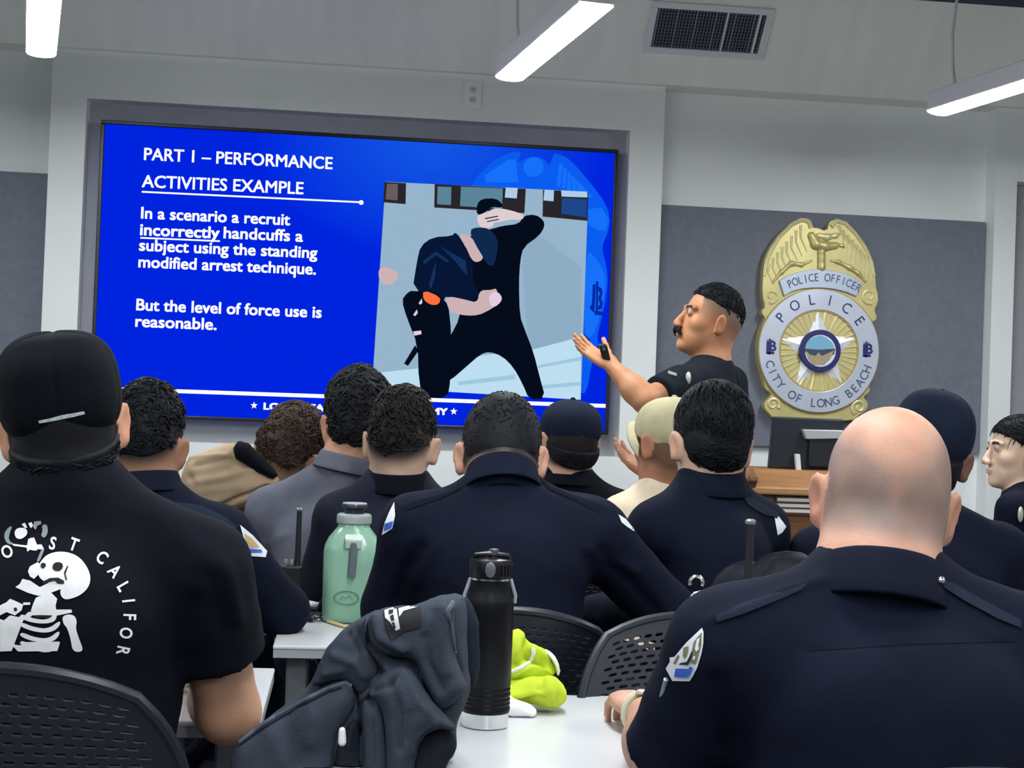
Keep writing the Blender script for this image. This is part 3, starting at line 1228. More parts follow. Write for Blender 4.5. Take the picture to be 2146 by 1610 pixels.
    for a_ in an:
        G = Field(np.minimum(a_ - .12, a_ - F2 * .1 - .08), np.maximum(a_ + .12, a_ + F2 * .22 + .08), .008)
        G.cap(a_ - F2 * .035 + np.array([0, 0, -.03]), a_ + F2 * .16 + np.array([0, 0, -.045]), .048, .040, .03)
        G.cap(a_ + np.array([0, 0, -.02]), a_ + np.array([0, 0, .03]), .050, .052, .02, cut=True)
        G.half((0, 0, .002), (0, 0, -1))
        sv_, sf_ = G.mesh()
        link('shoe', mesh_np('shoe', relax(sv_, sf_, 1), sf_), mat('black_shoe', (.008, .008, .010), .35), root)
    if collar:
        p.collar = make_collar(p, **collar)
    return p


def make_collar(p, m, r=.066, hgt=.042, fold=.03, lift=.0, tilt=0.0, open_front=.5, r2=None, name='collar', dr=(0, 0, 0)):
    """stand-and-fall shirt collar around the neck"""
    ax = p.M + p.R @ (np.array([0, -.028, -.05]) * p.s) - p.nb
    ax = ax / np.linalg.norm(ax)
    ax = ax * .45 + p.U * .55
    ax /= np.linalg.norm(ax)
    X = p.X - ax * (p.X @ ax)
    X /= np.linalg.norm(X)
    Y = np.cross(ax, X)
    c = p.nb + ax * (lift - .022) + X * dr[0] + Y * dr[1]
    prof = [(1.02, -.02), (1.0, hgt * .6), (1.01, hgt), (1.05, hgt * 1.04), (1.10, hgt * .9), (1.17, hgt * .45), (1.30, hgt * .9 - fold - .012)]
    inner = [(1.22, hgt * .9 - fold - .010), (1.12, hgt * .45), (1.05, hgt * .8), (.97, hgt * .95), (.95, hgt * .5), (.96, -.02)]
    prof = prof + inner
    n = 44
    V, Fc = [], []
    a0 = math.pi / 2 + .25 * open_front
    a1 = math.pi / 2 + 2 * math.pi - .25 * open_front
    for i in range(n + 1):
        a = a0 + (a1 - a0) * i / n
        fr = max(0, math.sin(a))
        for (rr, z) in prof:
            V.append(c + X * (r * rr * math.cos(a)) + Y * (r * 1.05 * rr * math.sin(a)) + ax * (z - fr * .022 - tilt * math.sin(a)))
    m_ = len(prof)
    for i in range(n):
        for k in range(m_):
            Fc.append((i * m_ + k, i * m_ + (k + 1) % m_, (i + 1) * m_ + (k + 1) % m_, (i + 1) * m_ + k))
    Fc.append(tuple(range(m_)))
    Fc.append(tuple(n * m_ + k for k in range(m_ - 1, -1, -1)))
    me = mesh_np(name, V, Fc)
    o = link(name, me, m, p.root)
    md = o.modifiers.new('s', 'SUBSURF')
    md.levels = md.render_levels = 1
    return o


def hair(p, m, t=(.006, .010, .018), a=.0, b=.75, low=0, curl=.003, cf=70, tufts=900, tl=.025, tw=.0032, flow='down', seed=3, earcut=.026, name='hair', back=None,
         lift=.3, sidecut=None, top=None, h=.0035, under=None, rand=.55, wavy=.8, nape=False):
    """t side/back/top thickness; hairline plane z = a + b*y"""
    G = Field((-.14, -.17, -.15), (.14, .16, .18), h)
    G.ell(CRAN_C + np.array([0, 0, t[2] * .35]), CRAN_R + np.array([t[0], t[1], t[2] * .75]), None, .01)
    G.ell((0, -.045, -.01), (.066 + t[0], .058 + t[1], .075), None, .02)
    if under or nape:
        G.cap((0, -.028, -.05), (0, -.032, -.12), .065 + t[1], .065 + t[1], .012)
        G.ell((0, -.047, -.015), (.072 + t[0], .064 + t[1], .085), None, .02)
    if top is not None:
        G.ell(top[0], top[1], None, .03)
    nrm = np.array([0, b, -1.0])
    G.half((0, 0, a), nrm, .012)
    if low:
        G.half((0, 0, low), (0, 0, -1), .01)
    for sx in (-1, 1):
        G.ell((sx * .085, .0, -.022), (.03, earcut + .012, earcut + .020), None, .01, sub=True)
        G.ell((sx * .07, .075, .0), (.035, .05, .055), None, .01, sub=True)
    if under:
        G.half((0, 0, under[0]), (0, -under[1], 1.0), .006)
    v, f = G.mesh()
    v = relax(v, f, 1)
    n = vnormals(v, f)
    c1 = wob(v, cf, seed, 2)
    v = v + n * (curl * c1)[:, None]
    rs = np.random.RandomState(seed)
    V, Fc = [v], [f]
    base = len(v)
    if tufts:
        # locks combed over the surface
        cand = np.argwhere((v[:, 2] > a + b * v[:, 1] + .012)).ravel()
        if under:
            cand = cand[v[cand, 2] < under[0] + under[1] * v[cand, 1] - .012]
        if back is not None:
            cand = cand[v[cand, 2] > back]
        idx = rs.choice(cand, tufts)
        p0 = v[idx]
        nn = n[idx]
        if flow == 'down':
            g = np.tile(np.array([0, -.6, -1.0]), (tufts, 1))
        elif flow == 'back':
            g = np.tile(np.array([0, -1.0, -.7]), (tufts, 1))
        elif flow == 'up':
            g = np.tile(np.array([0, .6, .8]), (tufts, 1))
        else:
            g = rs.normal(size=(tufts, 3))
        g = g + rand * rs.normal(size=(tufts, 3)) + wavy * np.stack([wob(p0, 25, seed + 1, 1), wob(p0, 25, seed + 2, 1), wob(p0, 25, seed + 4, 1)], 1)
        g -= nn * (g * nn).sum(1)[:, None]
        g /= np.linalg.norm(g, axis=1)[:, None] + 1e-9
        sd = np.cross(g, nn)
        ln = tl * (.6 + .8 * rs.rand(tufts))
        cv = rs.normal(size=tufts) * .5
        rows = []
        for j, tt in enumerate((0, .35, .7, 1.0)):
            wv = tw * (1.0, 1.0, .75, .12)[j] * (.7 + .6 * rs.rand(tufts))
            c = p0 + g * (ln * tt)[:, None] + nn * (lift * tl * .35 * math.sin(math.pi * min(1, tt * 1.0)) + (-.001 if j == 0 else .001))[:, None] if False else \
                p0 + g * (ln * tt)[:, None] + nn * (lift * .006 * math.sin(math.pi * tt * .8) - .0015 + .0 * ln)[:, None] + sd * (cv * ln * tt * tt * .5)[:, None]
            e0 = np.linalg.norm((p0 - CRAN_C) / CRAN_R, axis=1)
            e1 = np.linalg.norm((c - CRAN_C) / CRAN_R, axis=1)
            c = CRAN_C + (c - CRAN_C) * ((e0 + lift * .05 * math.sin(math.pi * tt * .8) - (.02 if j == 0 else 0)) / e1)[:, None]
            rows.append((c - sd * wv[:, None], c + nn * (wv * .9)[:, None], c + sd * wv[:, None]))
        pts = np.stack([np.stack(r, 1) for r in rows], 1)   # (n,4,3,3)
        V.append(pts.reshape(-1, 3))
        st = base + np.arange(tufts)[:, None] * 12
        for j in range(3):
            for k in range(3):
                k2 = (k + 1) % 3
                Fc.append(np.concatenate([st + j * 3 + k, st + j * 3 + k2, st + (j + 1) * 3 + k2, st + (j + 1) * 3 + k], 1))
    v = np.concatenate(V)
    f = np.concatenate(Fc)
    v = p.M + (v * p.s) @ p.R.T
    return link(name, mesh_np(name, v, f), m, p.root)


def cap_hat(p, m, crown=(.087, .107, .088), c=(0, -.010, .048), z0=.028, slope=.0, pw=2.3, bill=True, billm=None, name='cap', seam=.0022, back_low=0, billup=0, button=True, wav=.0015, seed=5, dent=0):
    G = Field((-.14, -.17, -.12), (.14, .16, .22), .0035)
    G.ell(c, crown, None, .01, p=pw)
    G.half((0, 0, z0), (0, slope, -1.0), .004)
    v, f = G.mesh()
    v = relax(v, f, 2)
    n = vnormals(v, f)
    az = np.arctan2(v[:, 0] - c[0], v[:, 1] - c[1])
    az6 = (az + math.pi / 6) % (math.pi / 3) - math.pi / 6
    r = np.hypot(v[:, 0], v[:, 1] - c[1])
    up = n[:, 2] > -.5
    v = v - n * (seam * np.exp(-((az6 * r) / .004) ** 2) * up)[:, None]
    v = v + n * (wav * wob(v, 28, seed) * up)[:, None]
    if dent:
        v[:, 2] += dent * wob(v, 14, seed + 1, 1) * smooth01(v[:, 2], .07, .12)
    W = lambda q: p.M + (q * p.s) @ p.R.T
    o = link(name, mesh_np(name, W(v), f), m, p.root)
    p.cap_bvh = bvh_of(W(v), f)
    if button:
        G = Field((-.02, -.03, -.02), (.02, .02, .02), .002)
        G.ell((0, 0, 0), (.008, .008, .005))
        bv, bf = G.mesh()
        bv = bv + np.array([c[0], c[1], c[2] + crown[2] + .001])
        link('button', mesh_np('button', W(bv), bf), m, o)
    if bill:
        V, Fc = [], []
        na, nr = 22, 7
        for j in range(nr):
            for i in range(na):
                a = math.pi * (.12 + .76 * i / (na - 1))
                q = j / (nr - 1)
                rx_ = crown[0] * .97 * math.cos(a)
                ry_ = crown[1] * .90 * math.sin(a) + q * .07 * math.sin((a - math.pi * .12) / .76) ** .7
                V.append((rx_, c[1] + ry_, z0 + slope * (c[1] + ry_) + .006 - .30 * rx_ * rx_ / .09 * (1 + q) - q * .012 + billup * q))
        for j in range(nr - 1):
            for i in range(na - 1):
                Fc.append((j * na + i, j * na + i + 1, (j + 1) * na + i + 1, (j + 1) * na + i))
        bo = link('bill', mesh_np('bill', W(np.array(V)), Fc), billm or m, o)
        md = bo.modifiers.new('t', 'SOLIDIFY')
        md.thickness = .004
    return o


# cloth stock
M_navy = cloth('navy_uniform', srgb(9, 16, 34), bump=.45, var=.15)
M_black = cloth('black_cotton', srgb(5, 9, 20), bump=.4)
M_blackcap = cloth('black_cap_cloth', srgb(4, 9, 17), bump=.35)
M_navycap = cloth('navy_cap_cloth', srgb(20, 29, 48), bump=.35)
M_greypolo = cloth('grey_polo', srgb(100, 103, 115), bump=.3)
M_darkpolo = cloth('charcoal_polo', srgb(28, 31, 45), bump=.3)
M_tan = cloth('tan_fleece', srgb(172, 150, 122), bump=.5)
M_tancap = cloth('tan_cap_cloth', srgb(196, 188, 150), bump=.3)
M_cream = cloth('cream_shirt', srgb(236, 218, 190), bump=.3)
M_patchw = mat('patch_white', srgb(222, 226, 232), .7)
M_patchg = mat('patch_gold', srgb(196, 170, 110), .7)
M_patchb = mat('patch_blue', srgb(50, 96, 190), .7)
M_patchk = mat('patch_black', srgb(20, 22, 26), .8)
M_patchgr = mat('patch_olive', srgb(120, 118, 86), .8)
M_pin = mat('silver_pin', (.8, .8, .8), .25, 1.0)

H_black = hairmat('black', srgb(11, 14, 21))
H_brown = hairmat('dark_brown', srgb(28, 25, 24))
H_lbrown = hairmat('brown', srgb(66, 53, 46), .6)
H_char = hairmat('charcoal', srgb(26, 28, 32))


def fade(z0, z1, colr, yb=.75, amt=1.0, zmin=-.085):
    """cropped sides that fade into skin; plane coordinate z - b*y"""
    def fn(q):
        w_ = q[:, 2] - yb * q[:, 1]
        m = smooth01(w_, z0, z1) * amt * (q[:, 1] < .075) * smooth01(q[:, 2], zmin, zmin + .02)
        return m, colr
    return fn
# ------------------------------------------------------------------ soft things built from their outline at their own depth
def inflate(poly_px, d, th, r, h=.006, wave=None, noise=(0, 20, 1), creases=(), back=None, round_=.5, relax_n=2):
    pts = np.array([((x - IW / 2) * d / FPX, (IH / 2 - y) * d / FPX) for x, y in poly_px])
    lo, hi = pts.min(0), pts.max(0)
    bk = th if back is None else back
    F = Field((lo[0], lo[1], -bk - .02), (hi[0], hi[1], th * 1.3 + .02), h)
    u = F.lo[0] + h * np.arange(F.n[0])
    v = F.lo[1] + h * np.arange(F.n[1])
    UU, VV = np.meshgrid(u, v, indexing='ij')
    dist = np.full(UU.shape, 9.0)
    ins = np.zeros(UU.shape, bool)
    n = len(pts)
    for i in range(n):
        a, b = pts[i], pts[(i + 1) % n]
        ab = b - a
        t = np.clip(((UU - a[0]) * ab[0] + (VV - a[1]) * ab[1]) / (ab @ ab + 1e-12), 0, 1)
        dist = np.minimum(dist, np.hypot(UU - a[0] - t * ab[0], VV - a[1] - t * ab[1]))
        c = ((a[1] > VV) != (b[1] > VV)) & (UU < (b[0] - a[0]) * (VV - a[1]) / (b[1] - a[1] + 1e-12) + a[0])
        ins ^= c
    s = np.where(ins, dist, -dist)
    q = np.clip(s / r, 0, 1)
    prof = np.sqrt(np.maximum(1 - (1 - q) ** 2, 0))
    W = (F.lo[2] + h * np.arange(F.n[2]))[None, None, :]
    mid = wave(UU, VV)[:, :, None] if wave else 0
    Wm = W - mid
    T = np.where(Wm > 0, (prof * th)[:, :, None], (prof * bk)[:, :, None])
    F.d = np.maximum(np.abs(Wm) - T, -s[:, :, None] * .7).astype(np.float32)
    vv, ff = F.mesh()
    vv = relax(vv, ff, relax_n)
    wv = CAMP + CR * vv[:, :1] + CU * vv[:, 1:2] + CF * (d - vv[:, 2:3])
    # orientation: CR,CU,-CF is right handed
    if noise[0]:
        wv = wv + vnormals(wv, ff) * (noise[0] * wob(wv, noise[1], noise[2]))[:, None]
    if creases:
        wv = crease(wv, ff, creases)
    return wv, ff


# ---- A: black cap and printed tee, near left
pA = person('man in a black cap and black t-shirt with a skeleton print, seen from behind', (133, 885, 2.2), yaw=8, pitch=2, roll=-9, s=1.0,
            neck=(142, 1012, 2.17), shL=(-165, 1190, 2.14), shR=(418, 1195, 2.16), elR=(478, 1492, 2.24), wrR=(440, 1425, 2.5), elL=(-260, 1500, 2.2), wrL=(-150, 1470, 2.5),
            skin=srgb(190, 146, 118), shirt=M_black, shirt_name='tee_shirt', sleeve=.60, bulk=1.12, h=.005, hs=.007, trap=.022, neck_r=.062, seed=11, lean=.0,
            creases=[([(470, 1190), (500, 1300)], .012, .006), ([(440, 1210), (470, 1320)], .012, -.006), ([(405, 1270), (380, 1380)], .02, -.008), ([(330, 1080), (430, 1170)], .02, .003)],
            stub=fade(-.045, -.03, srgb(14, 15, 19)))
hair(pA, H_black, t=(.004, .007, .006), a=-.035, b=.55, tufts=500, tl=.016, tw=.002, curl=.0015, seed=12, back=-.12, under=(-.010, .34))
cap_hat(pA, M_blackcap, crown=(.089, .108, .088), c=(0, -.010, .050), z0=-.018, slope=.34, pw=2.7, seed=6, dent=.012, button=False)
# ---- B: left officer
pB = person('man in navy uniform with a sleeve patch, second row behind the green jug', (306, 930, 3.25), yaw=-8, pitch=-4, roll=3, s=1.0,
            neck=(302, 1020, 3.22), shL=(105, 1130, 3.2), shR=(462, 1125, 3.22), elR=(592, 1280, 3.3), wrR=(520, 1258, 3.55), elL=(20, 1290, 3.3), wrL=(150, 1300, 3.5),
            skin=srgb(150, 112, 90), shirt=M_navy, shirt_name='uniform_shirt', sleeve='long', bulk=1.0, seed=21, stub=fade(.0, .05, srgb(30, 28, 28)),
            collar=dict(m=M_navy, r=.07, hgt=.05))
hair(pB, H_black, t=(.002, .006, .020), a=.028, b=.62, tufts=900, tl=.022, tw=.003, flow='rand', curl=.004, seed=22)
# ---- C: tan hoodie
pC = person('man in a tan hooded sweatshirt leaning his head to one side, third row', (604, 940, 4.45), yaw=-14, pitch=-12, roll=24, s=1.08,
            neck=(552, 1022, 4.45), shL=(422, 1105, 4.4), shR=(660, 1112, 4.5), skin=srgb(205, 168, 140), shirt=M_tan, shirt_name='hooded_sweatshirt', bulk=1.0, seed=31, folds=.005,
            stub=fade(-.06, .0, srgb(84, 66, 56), amt=.8), trap=.03)
hair(pC, H_lbrown, t=(.006, .010, .014), a=-.008, b=.62, tufts=1300, tl=.022, tw=.003, flow='rand', curl=.005, cf=90, seed=32)
# ---- D: grey polo
pD = person('man with curly dark hair in a grey polo shirt, third row', (752, 886, 4.2), yaw=2, pitch=-4, roll=-2, s=1.12,
            neck=(730, 972, 4.18), shL=(566, 1072, 4.2), shR=(886, 1085, 4.2), skin=srgb(206, 156, 128), shirt=M_greypolo, shirt_name='polo_shirt', sleeve='long', bulk=1.05, seed=41,
            elL=(548, 1210, 4.3), trap=.02, collar=dict(m=M_greypolo, r=.078, hgt=.042, fold=.034, lift=.004),
            creases=[([(520, 1040), (590, 1050)], .012, -.005), ([(505, 1075), (600, 1100)], .014, -.005), ([(545, 1150), (600, 1120)], .014, .004)])
hair(pD, H_char, t=(.008, .014, .022), a=-.022, b=.70, tufts=1500, tl=.028, tw=.0034, flow='rand', curl=.006, cf=75, seed=42)
# ---- E: charcoal polo, fade
pE = person('man with a fade haircut in a charcoal polo shirt, third row', (842, 928, 3.88), yaw=-14, pitch=-3, roll=3, s=1.09,
            neck=(832, 1008, 3.86), shL=(712, 1085, 3.82), shR=(970, 1105, 3.88), skin=srgb(200, 168, 146), shirt=M_darkpolo, shirt_name='polo_shirt', bulk=1.0, lean=.02, seed=51,
            stub=fade(-.005, .045, srgb(48, 42, 40)), trap=.02, collar=dict(m=M_black, r=.074, hgt=.045, fold=.035, lift=.004))
hair(pE, H_brown, t=(.0005, .004, .018), a=.030, b=.66, tufts=1000, tl=.022, tw=.003, flow='rand', curl=.004, seed=52)
# ---- F: centre officer, head bowed
pF = person('man in navy uniform with his head bowed, centre of the second row', (1050, 958, 3.16), yaw=-5, pitch=-26, roll=1, s=1.03,
            neck=(1052, 1012, 3.08), shL=(872, 1110, 3.06), shR=(1240, 1118, 3.08), elL=(822, 1275, 3.12), wrL=(860, 1272, 3.4), elR=(1392, 1282, 3.18), wrR=(1236, 1285, 3.42),
            skin=srgb(190, 150, 128), shirt=M_navy, shirt_name='uniform_shirt', bulk=1.08, seed=61, lean=.05, hs=.007, sleeve_r=1.02, sh_r=.066,
            stub=fade(-.10, -.0, srgb(14, 13, 13), yb=.45, amt=.97, zmin=-.055), collar=dict(m=M_navy, r=.068, hgt=.055, fold=.045, lift=.0), ear=1.08, earflare=36,
            creases=[([(985, 990), (965, 1025), (850, 1070)], .006, -.004), ([(1115, 985), (1150, 1025), (1265, 1075)], .006, -.004),
                     ([(985, 990), (968, 1020), (850, 1062)], .008, .003), ([(1115, 985), (1155, 1018), (1270, 1066)], .008, .003),
                     ([(880, 1150), (850, 1200), (835, 1260)], .016, -.009), ([(870, 1220), (930, 1140)], .014, .006),
                     ([(1260, 1160), (1330, 1230), (1380, 1290)], .014, -.008), ([(1230, 1150), (1330, 1200)], .012, .006), ([(840, 1120), (820, 1180)], .012, -.004)])
hair(pF, H_black, t=(.005, .007, .012), a=-.012, b=.42, tufts=700, tl=.012, tw=.0016, flow='back', curl=.001, seed=62, lift=.1)
# ---- G: navy cap, black hoodie
pG = person('man in a dark navy baseball cap and black hooded top below the screen corner', (1192, 924, 4.6), yaw=10, pitch=-2, roll=3, s=1.06,
            neck=(1190, 1000, 4.58), shL=(1068, 1072, 4.56), shR=(1312, 1076, 4.58), skin=srgb(190, 150, 130), shirt=M_black, shirt_name='hooded_top', bulk=.95, seed=71, folds=.005, trap=.02,
            stub=fade(-.07, -.02, srgb(26, 25, 26)), collar=dict(m=M_black, r=.075, hgt=.03, fold=.02))
hair(pG, H_black, t=(.003, .005, .004), a=-.03, b=.6, tufts=200, tl=.012, tw=.002, seed=72, under=(.002, .32))
cap_hat(pG, M_navycap, crown=(.087, .108, .080), c=(0, -.010, .042), z0=-.004, slope=.32, pw=2.2, seed=7)
# ---- H: tan cap
pH = person('person in a tan cap and cream shirt with one hand raised, third row', (1402, 930, 4.15), yaw=26, pitch=-2, roll=3, s=1.04,
            neck=(1408, 1008, 4.17), shL=(1300, 1086, 4.15), shR=(1495, 1085, 4.2), elL=(1296, 1170, 4.2), wrL=(1372, 1008, 4.35),
            skin=srgb(180, 130, 104), shirt=M_cream, shirt_name='shirt', bulk=.92, seed=81, trap=.02, stub=fade(-.06, -.01, srgb(58, 48, 42), amt=.7),
            handL=dict(d=(-.55, .25, .35), n=(.2, -.3, .9), curl=(10, 14, 12), spread=9, side=(.2, .4, .9)))
cap_hat(pH, M_tancap, crown=(.089, .111, .082), c=(0, -.012, .044), z0=-.004, slope=.44, pw=2.3, seed=8)
# ---- I: right officer, combed hair
pI = person('man with combed black hair in navy uniform, second row before the lectern', (1490, 930, 3.5), yaw=2, pitch=-4, roll=3, s=1.06,
            neck=(1488, 1012, 3.48), shL=(1376, 1112, 3.42), shR=(1592, 1108, 3.54), elL=(1384, 1250, 3.6), wrL=(1440, 1250, 3.85), elR=(1616, 1270, 3.68), wrR=(1560, 1280, 3.85),
            skin=srgb(200, 165, 142), shirt=M_navy, shirt_name='uniform_shirt', bulk=1.06, seed=91, collar=dict(m=M_navy, r=.072, hgt=.055, fold=.045), trap=.02, ear=1.0)
hair(pI, H_black, t=(.004, .010, .020), a=-.030, b=.62, tufts=2600, tl=.05, tw=.0024, flow='back', curl=.003, cf=50, seed=92, lift=.4, rand=.16, wavy=.45)
# ---- K: bald officer near right
def bald(q):
    n_ = wob(q, 45, 5)
    band = smooth01(q[:, 2], -.062, -.034) * (1 - smooth01(q[:, 2] + .018 * n_ - .9 * np.abs(q[:, 0]), -.01, .05)) * smooth01(-q[:, 1], -.07, -.02)
    return np.clip(band * (.85 + .16 * n_), 0, 1), srgb(132, 114, 106)


pK = person('bald man in navy uniform seen from behind, nearest on the right', (1853, 1045, 1.97), yaw=-13, pitch=-3, roll=6, s=1.02,
            neck=(1838, 1205, 1.9), shL=(1535, 1365, 1.86), shR=(2185, 1392, 1.9), elL=(1412, 1596, 1.95), wrL=(1350, 1492, 2.36), elR=(2300, 1700, 2.0), wrR=(2200, 1600, 2.4),
            lean=.03, skin=srgb(194, 148, 124), shirt=M_navy, shirt_name='uniform_shirt', sleeve=.97, bulk=1.22, h=.005, hs=.007, seed=101, neck_r=.069, stub=bald, trap=.012,
            sleeve_r=.92, sh_r=.068, handL=dict(d=(-.08, 1, .05), n=(0, 0, -1), curl=(28, 38, 30), spread=2, side=(1, 0, 0)), ear=1.02, earflare=30, jaw=1.05, folds=.002,
            collar=dict(m=M_navy, r=.076, hgt=.042, fold=.05, lift=-.006),
            creases=[([(1680, 1362), (1900, 1350), (2120, 1345)], .004, -.0025), ([(1530, 1560), (1500, 1440)], .02, -.012), ([(1490, 1300), (1560, 1275), (1640, 1240), (1720, 1215)], .008, .004)])
# ---- L: capped officer behind him
pL = person('man in a navy cap and dark uniform, half hidden behind the bald man', (1948, 952, 3.62), yaw=-30, pitch=-2, roll=10, s=1.10,
            neck=(1915, 1066, 3.58), shL=(1715, 1165, 3.56), shR=(2098, 1160, 3.6), lean=.06, skin=srgb(120, 88, 74), shirt=M_navy, shirt_name='uniform_shirt', bulk=1.05, seed=111, trap=.03,
            stub=fade(-.09, -.02, srgb(22, 22, 24), yb=.3), folds=.004)
hair(pL, H_black, t=(.004, .006, .004), a=-.06, b=.3, tufts=300, tl=.014, tw=.002, seed=112, earcut=.02, under=(.01, .22))
cap_hat(pL, M_navycap, crown=(.088, .108, .092), c=(0, -.008, .050), z0=.004, slope=.22, pw=2.4, seed=9, bill=True, dent=.006)
# ---- M: woman at the far right, in profile
pM = person('woman with dark hair tied back, in profile at the far right edge', (2132, 948, 5.0), yaw=88, pitch=2, roll=0, s=.98,
            neck=(2150, 1020, 5.02), shL=(2125, 1070, 4.85), shR=(2170, 1060, 5.2), skin=srgb(222, 190, 165), shirt=M_navy, shirt_name='uniform_jacket', bulk=.86, seed=121, jaw=.95, ear=.95,
            elL=(2098, 1170, 4.85), wrL=(2060, 1200, 4.9))
hair(pM, H_black, t=(.006, .010, .010), a=.012, b=.62, tufts=900, tl=.035, tw=.002, flow='back', curl=.001, seed=122, name='hair')
G = Field((-.06, -.06, -.06), (.06, .06, .06), .004)
G.ell((0, 0, 0), (.036, .03, .036))
bv, bf = G.mesh()
bv = bv + vnormals(bv, bf) * (.003 * wob(bv, 90, 3))[:, None] + np.array([0, -.13, .0])
link('hair_bun', mesh_np('hair_bun', pM.M + bv @ pM.R.T, bf), H_black, pM.root)

# the hood lying on C's shoulders
v, f = inflate(chaikin([(372, 1046), (388, 968), (404, 952), (470, 932), (496, 926), (520, 960), (560, 988), (592, 1004), (575, 1036), (520, 1062), (440, 1084), (380, 1084)], 1), 4.33, .07, .05, h=.006, noise=(.004, 24, 6), back=.05,
               creases=[([(392, 960), (398, 1000), (404, 1012)], .010, -.010), ([(404, 1012), (470, 1000), (530, 985)], .012, .010), ([(410, 975), (480, 962), (540, 985)], .010, -.010), ([(440, 1070), (500, 1045), (560, 1020)], .010, -.012),
                        ([(400, 962), (470, 955)], .008, .008), ([(420, 1030), (500, 1020)], .014, .006)])
link('hood', mesh_np('hood', v, f), M_tan, pC.root)
v, f = inflate([(488, 938), (500, 924), (522, 930), (560, 968), (586, 996), (572, 1006), (530, 984), (492, 962)], 4.29, .03, .03, h=.005, noise=(.002, 40, 2))
link('hood_lining', mesh_np('hood_lining', v, f), M_black, pC.root)
# ---- J: the instructor
def jstub(q):
    w_ = q[:, 2] - .55 * q[:, 1]
    side = smooth01(w_, -.045, .055) * (q[:, 1] < .055) * (q[:, 2] > -.05)
    return np.clip(side * .75, 0, .8), srgb(70, 66, 62)


M_jpolo = cloth('instructor_polo', srgb(20, 27, 36), bump=.4)
hp = P(1480, 1180, 5.2)
jw = P(1287, 775, 4.97)
pJ = person('instructor in a black polo shirt standing by the screen, one arm held out', (1487, 674, 5.2), yaw=94, pitch=13, roll=0, s=1.02,
            neck=(1490, 770, 5.2), shL=(1528, 806, 5.34), shR=(1424, 808, 5.02), hip=(hp[0], hp[1], .86), stand=True, elR=(1352, 840, 4.9), wrR=(1287, 772, 4.97),
            elL=(1545, 990, 5.4), wrL=(1500, 1070, 5.3),
            skin=srgb(186, 132, 96), shirt=M_jpolo, shirt_name='polo_shirt', sleeve=.62, bulk=1.0, h=.0042, hs=.007, seed=131, stub=jstub, trap=.016, neck_r=.060,
            collar=dict(m=M_jpolo, r=.076, hgt=.04, fold=.045, open_front=2.6, lift=.0),
            handR=dict(d=tuple(P(1224, 734, 5.0) - jw), n=(.25, -.55, .8), curl=(4, 10, 8), spread=7, thumb=(50, 10), side=(.3, -.2, .95)))
hair(pJ, H_black, t=(.0, .004, .017), a=.046, b=.42, tufts=700, tl=.018, tw=.0024, flow='back', curl=.002, seed=132)
# moustache
G = Field((-.04, -.03, -.03), (.04, .03, .03), .0018)
for sx in (-1, 1):
    G.cap((sx * .004, .006, .002), (sx * .022, .002, -.004), .0075, .0065, .006)
    G.cap((sx * .022, .002, -.004), (sx * .029, -.006, -.018), .0065, .004, .006)
mv, mf = G.mesh()
mv = mv + vnormals(mv, mf) * (.0012 * wob(mv, 300, 4))[:, None] + np.array([0, .103, -.057])
link('moustache', mesh_np('moustache', pJ.M + (mv * pJ.s) @ pJ.R.T, mf), H_black, pJ.root)
# ------------------------------------------------------------------ chairs and tables
M_plastic = mat('chair_plastic', srgb(16, 23, 33), .5, bump=.1, bscale=200, spec=.5)
M_cframe = mat('chair_frame', srgb(24, 31, 41), .4)
M_cleg = mat('chair_leg_metal', srgb(70, 76, 84), .35, .6)
M_table = mat('table_top', (.60, .62, .63), .28, var=.02, vscale=3)
M_tedge = mat('table_edge', (.34, .36, .37), .5)
M_tleg = mat('table_leg', srgb(120, 124, 128), .4, .5)


def squircle(u, v, W, Hh, k=.45):
    return u * math.sqrt(1 - k * v * v) * W, v * math.sqrt(1 - k * u * u * .8) * Hh


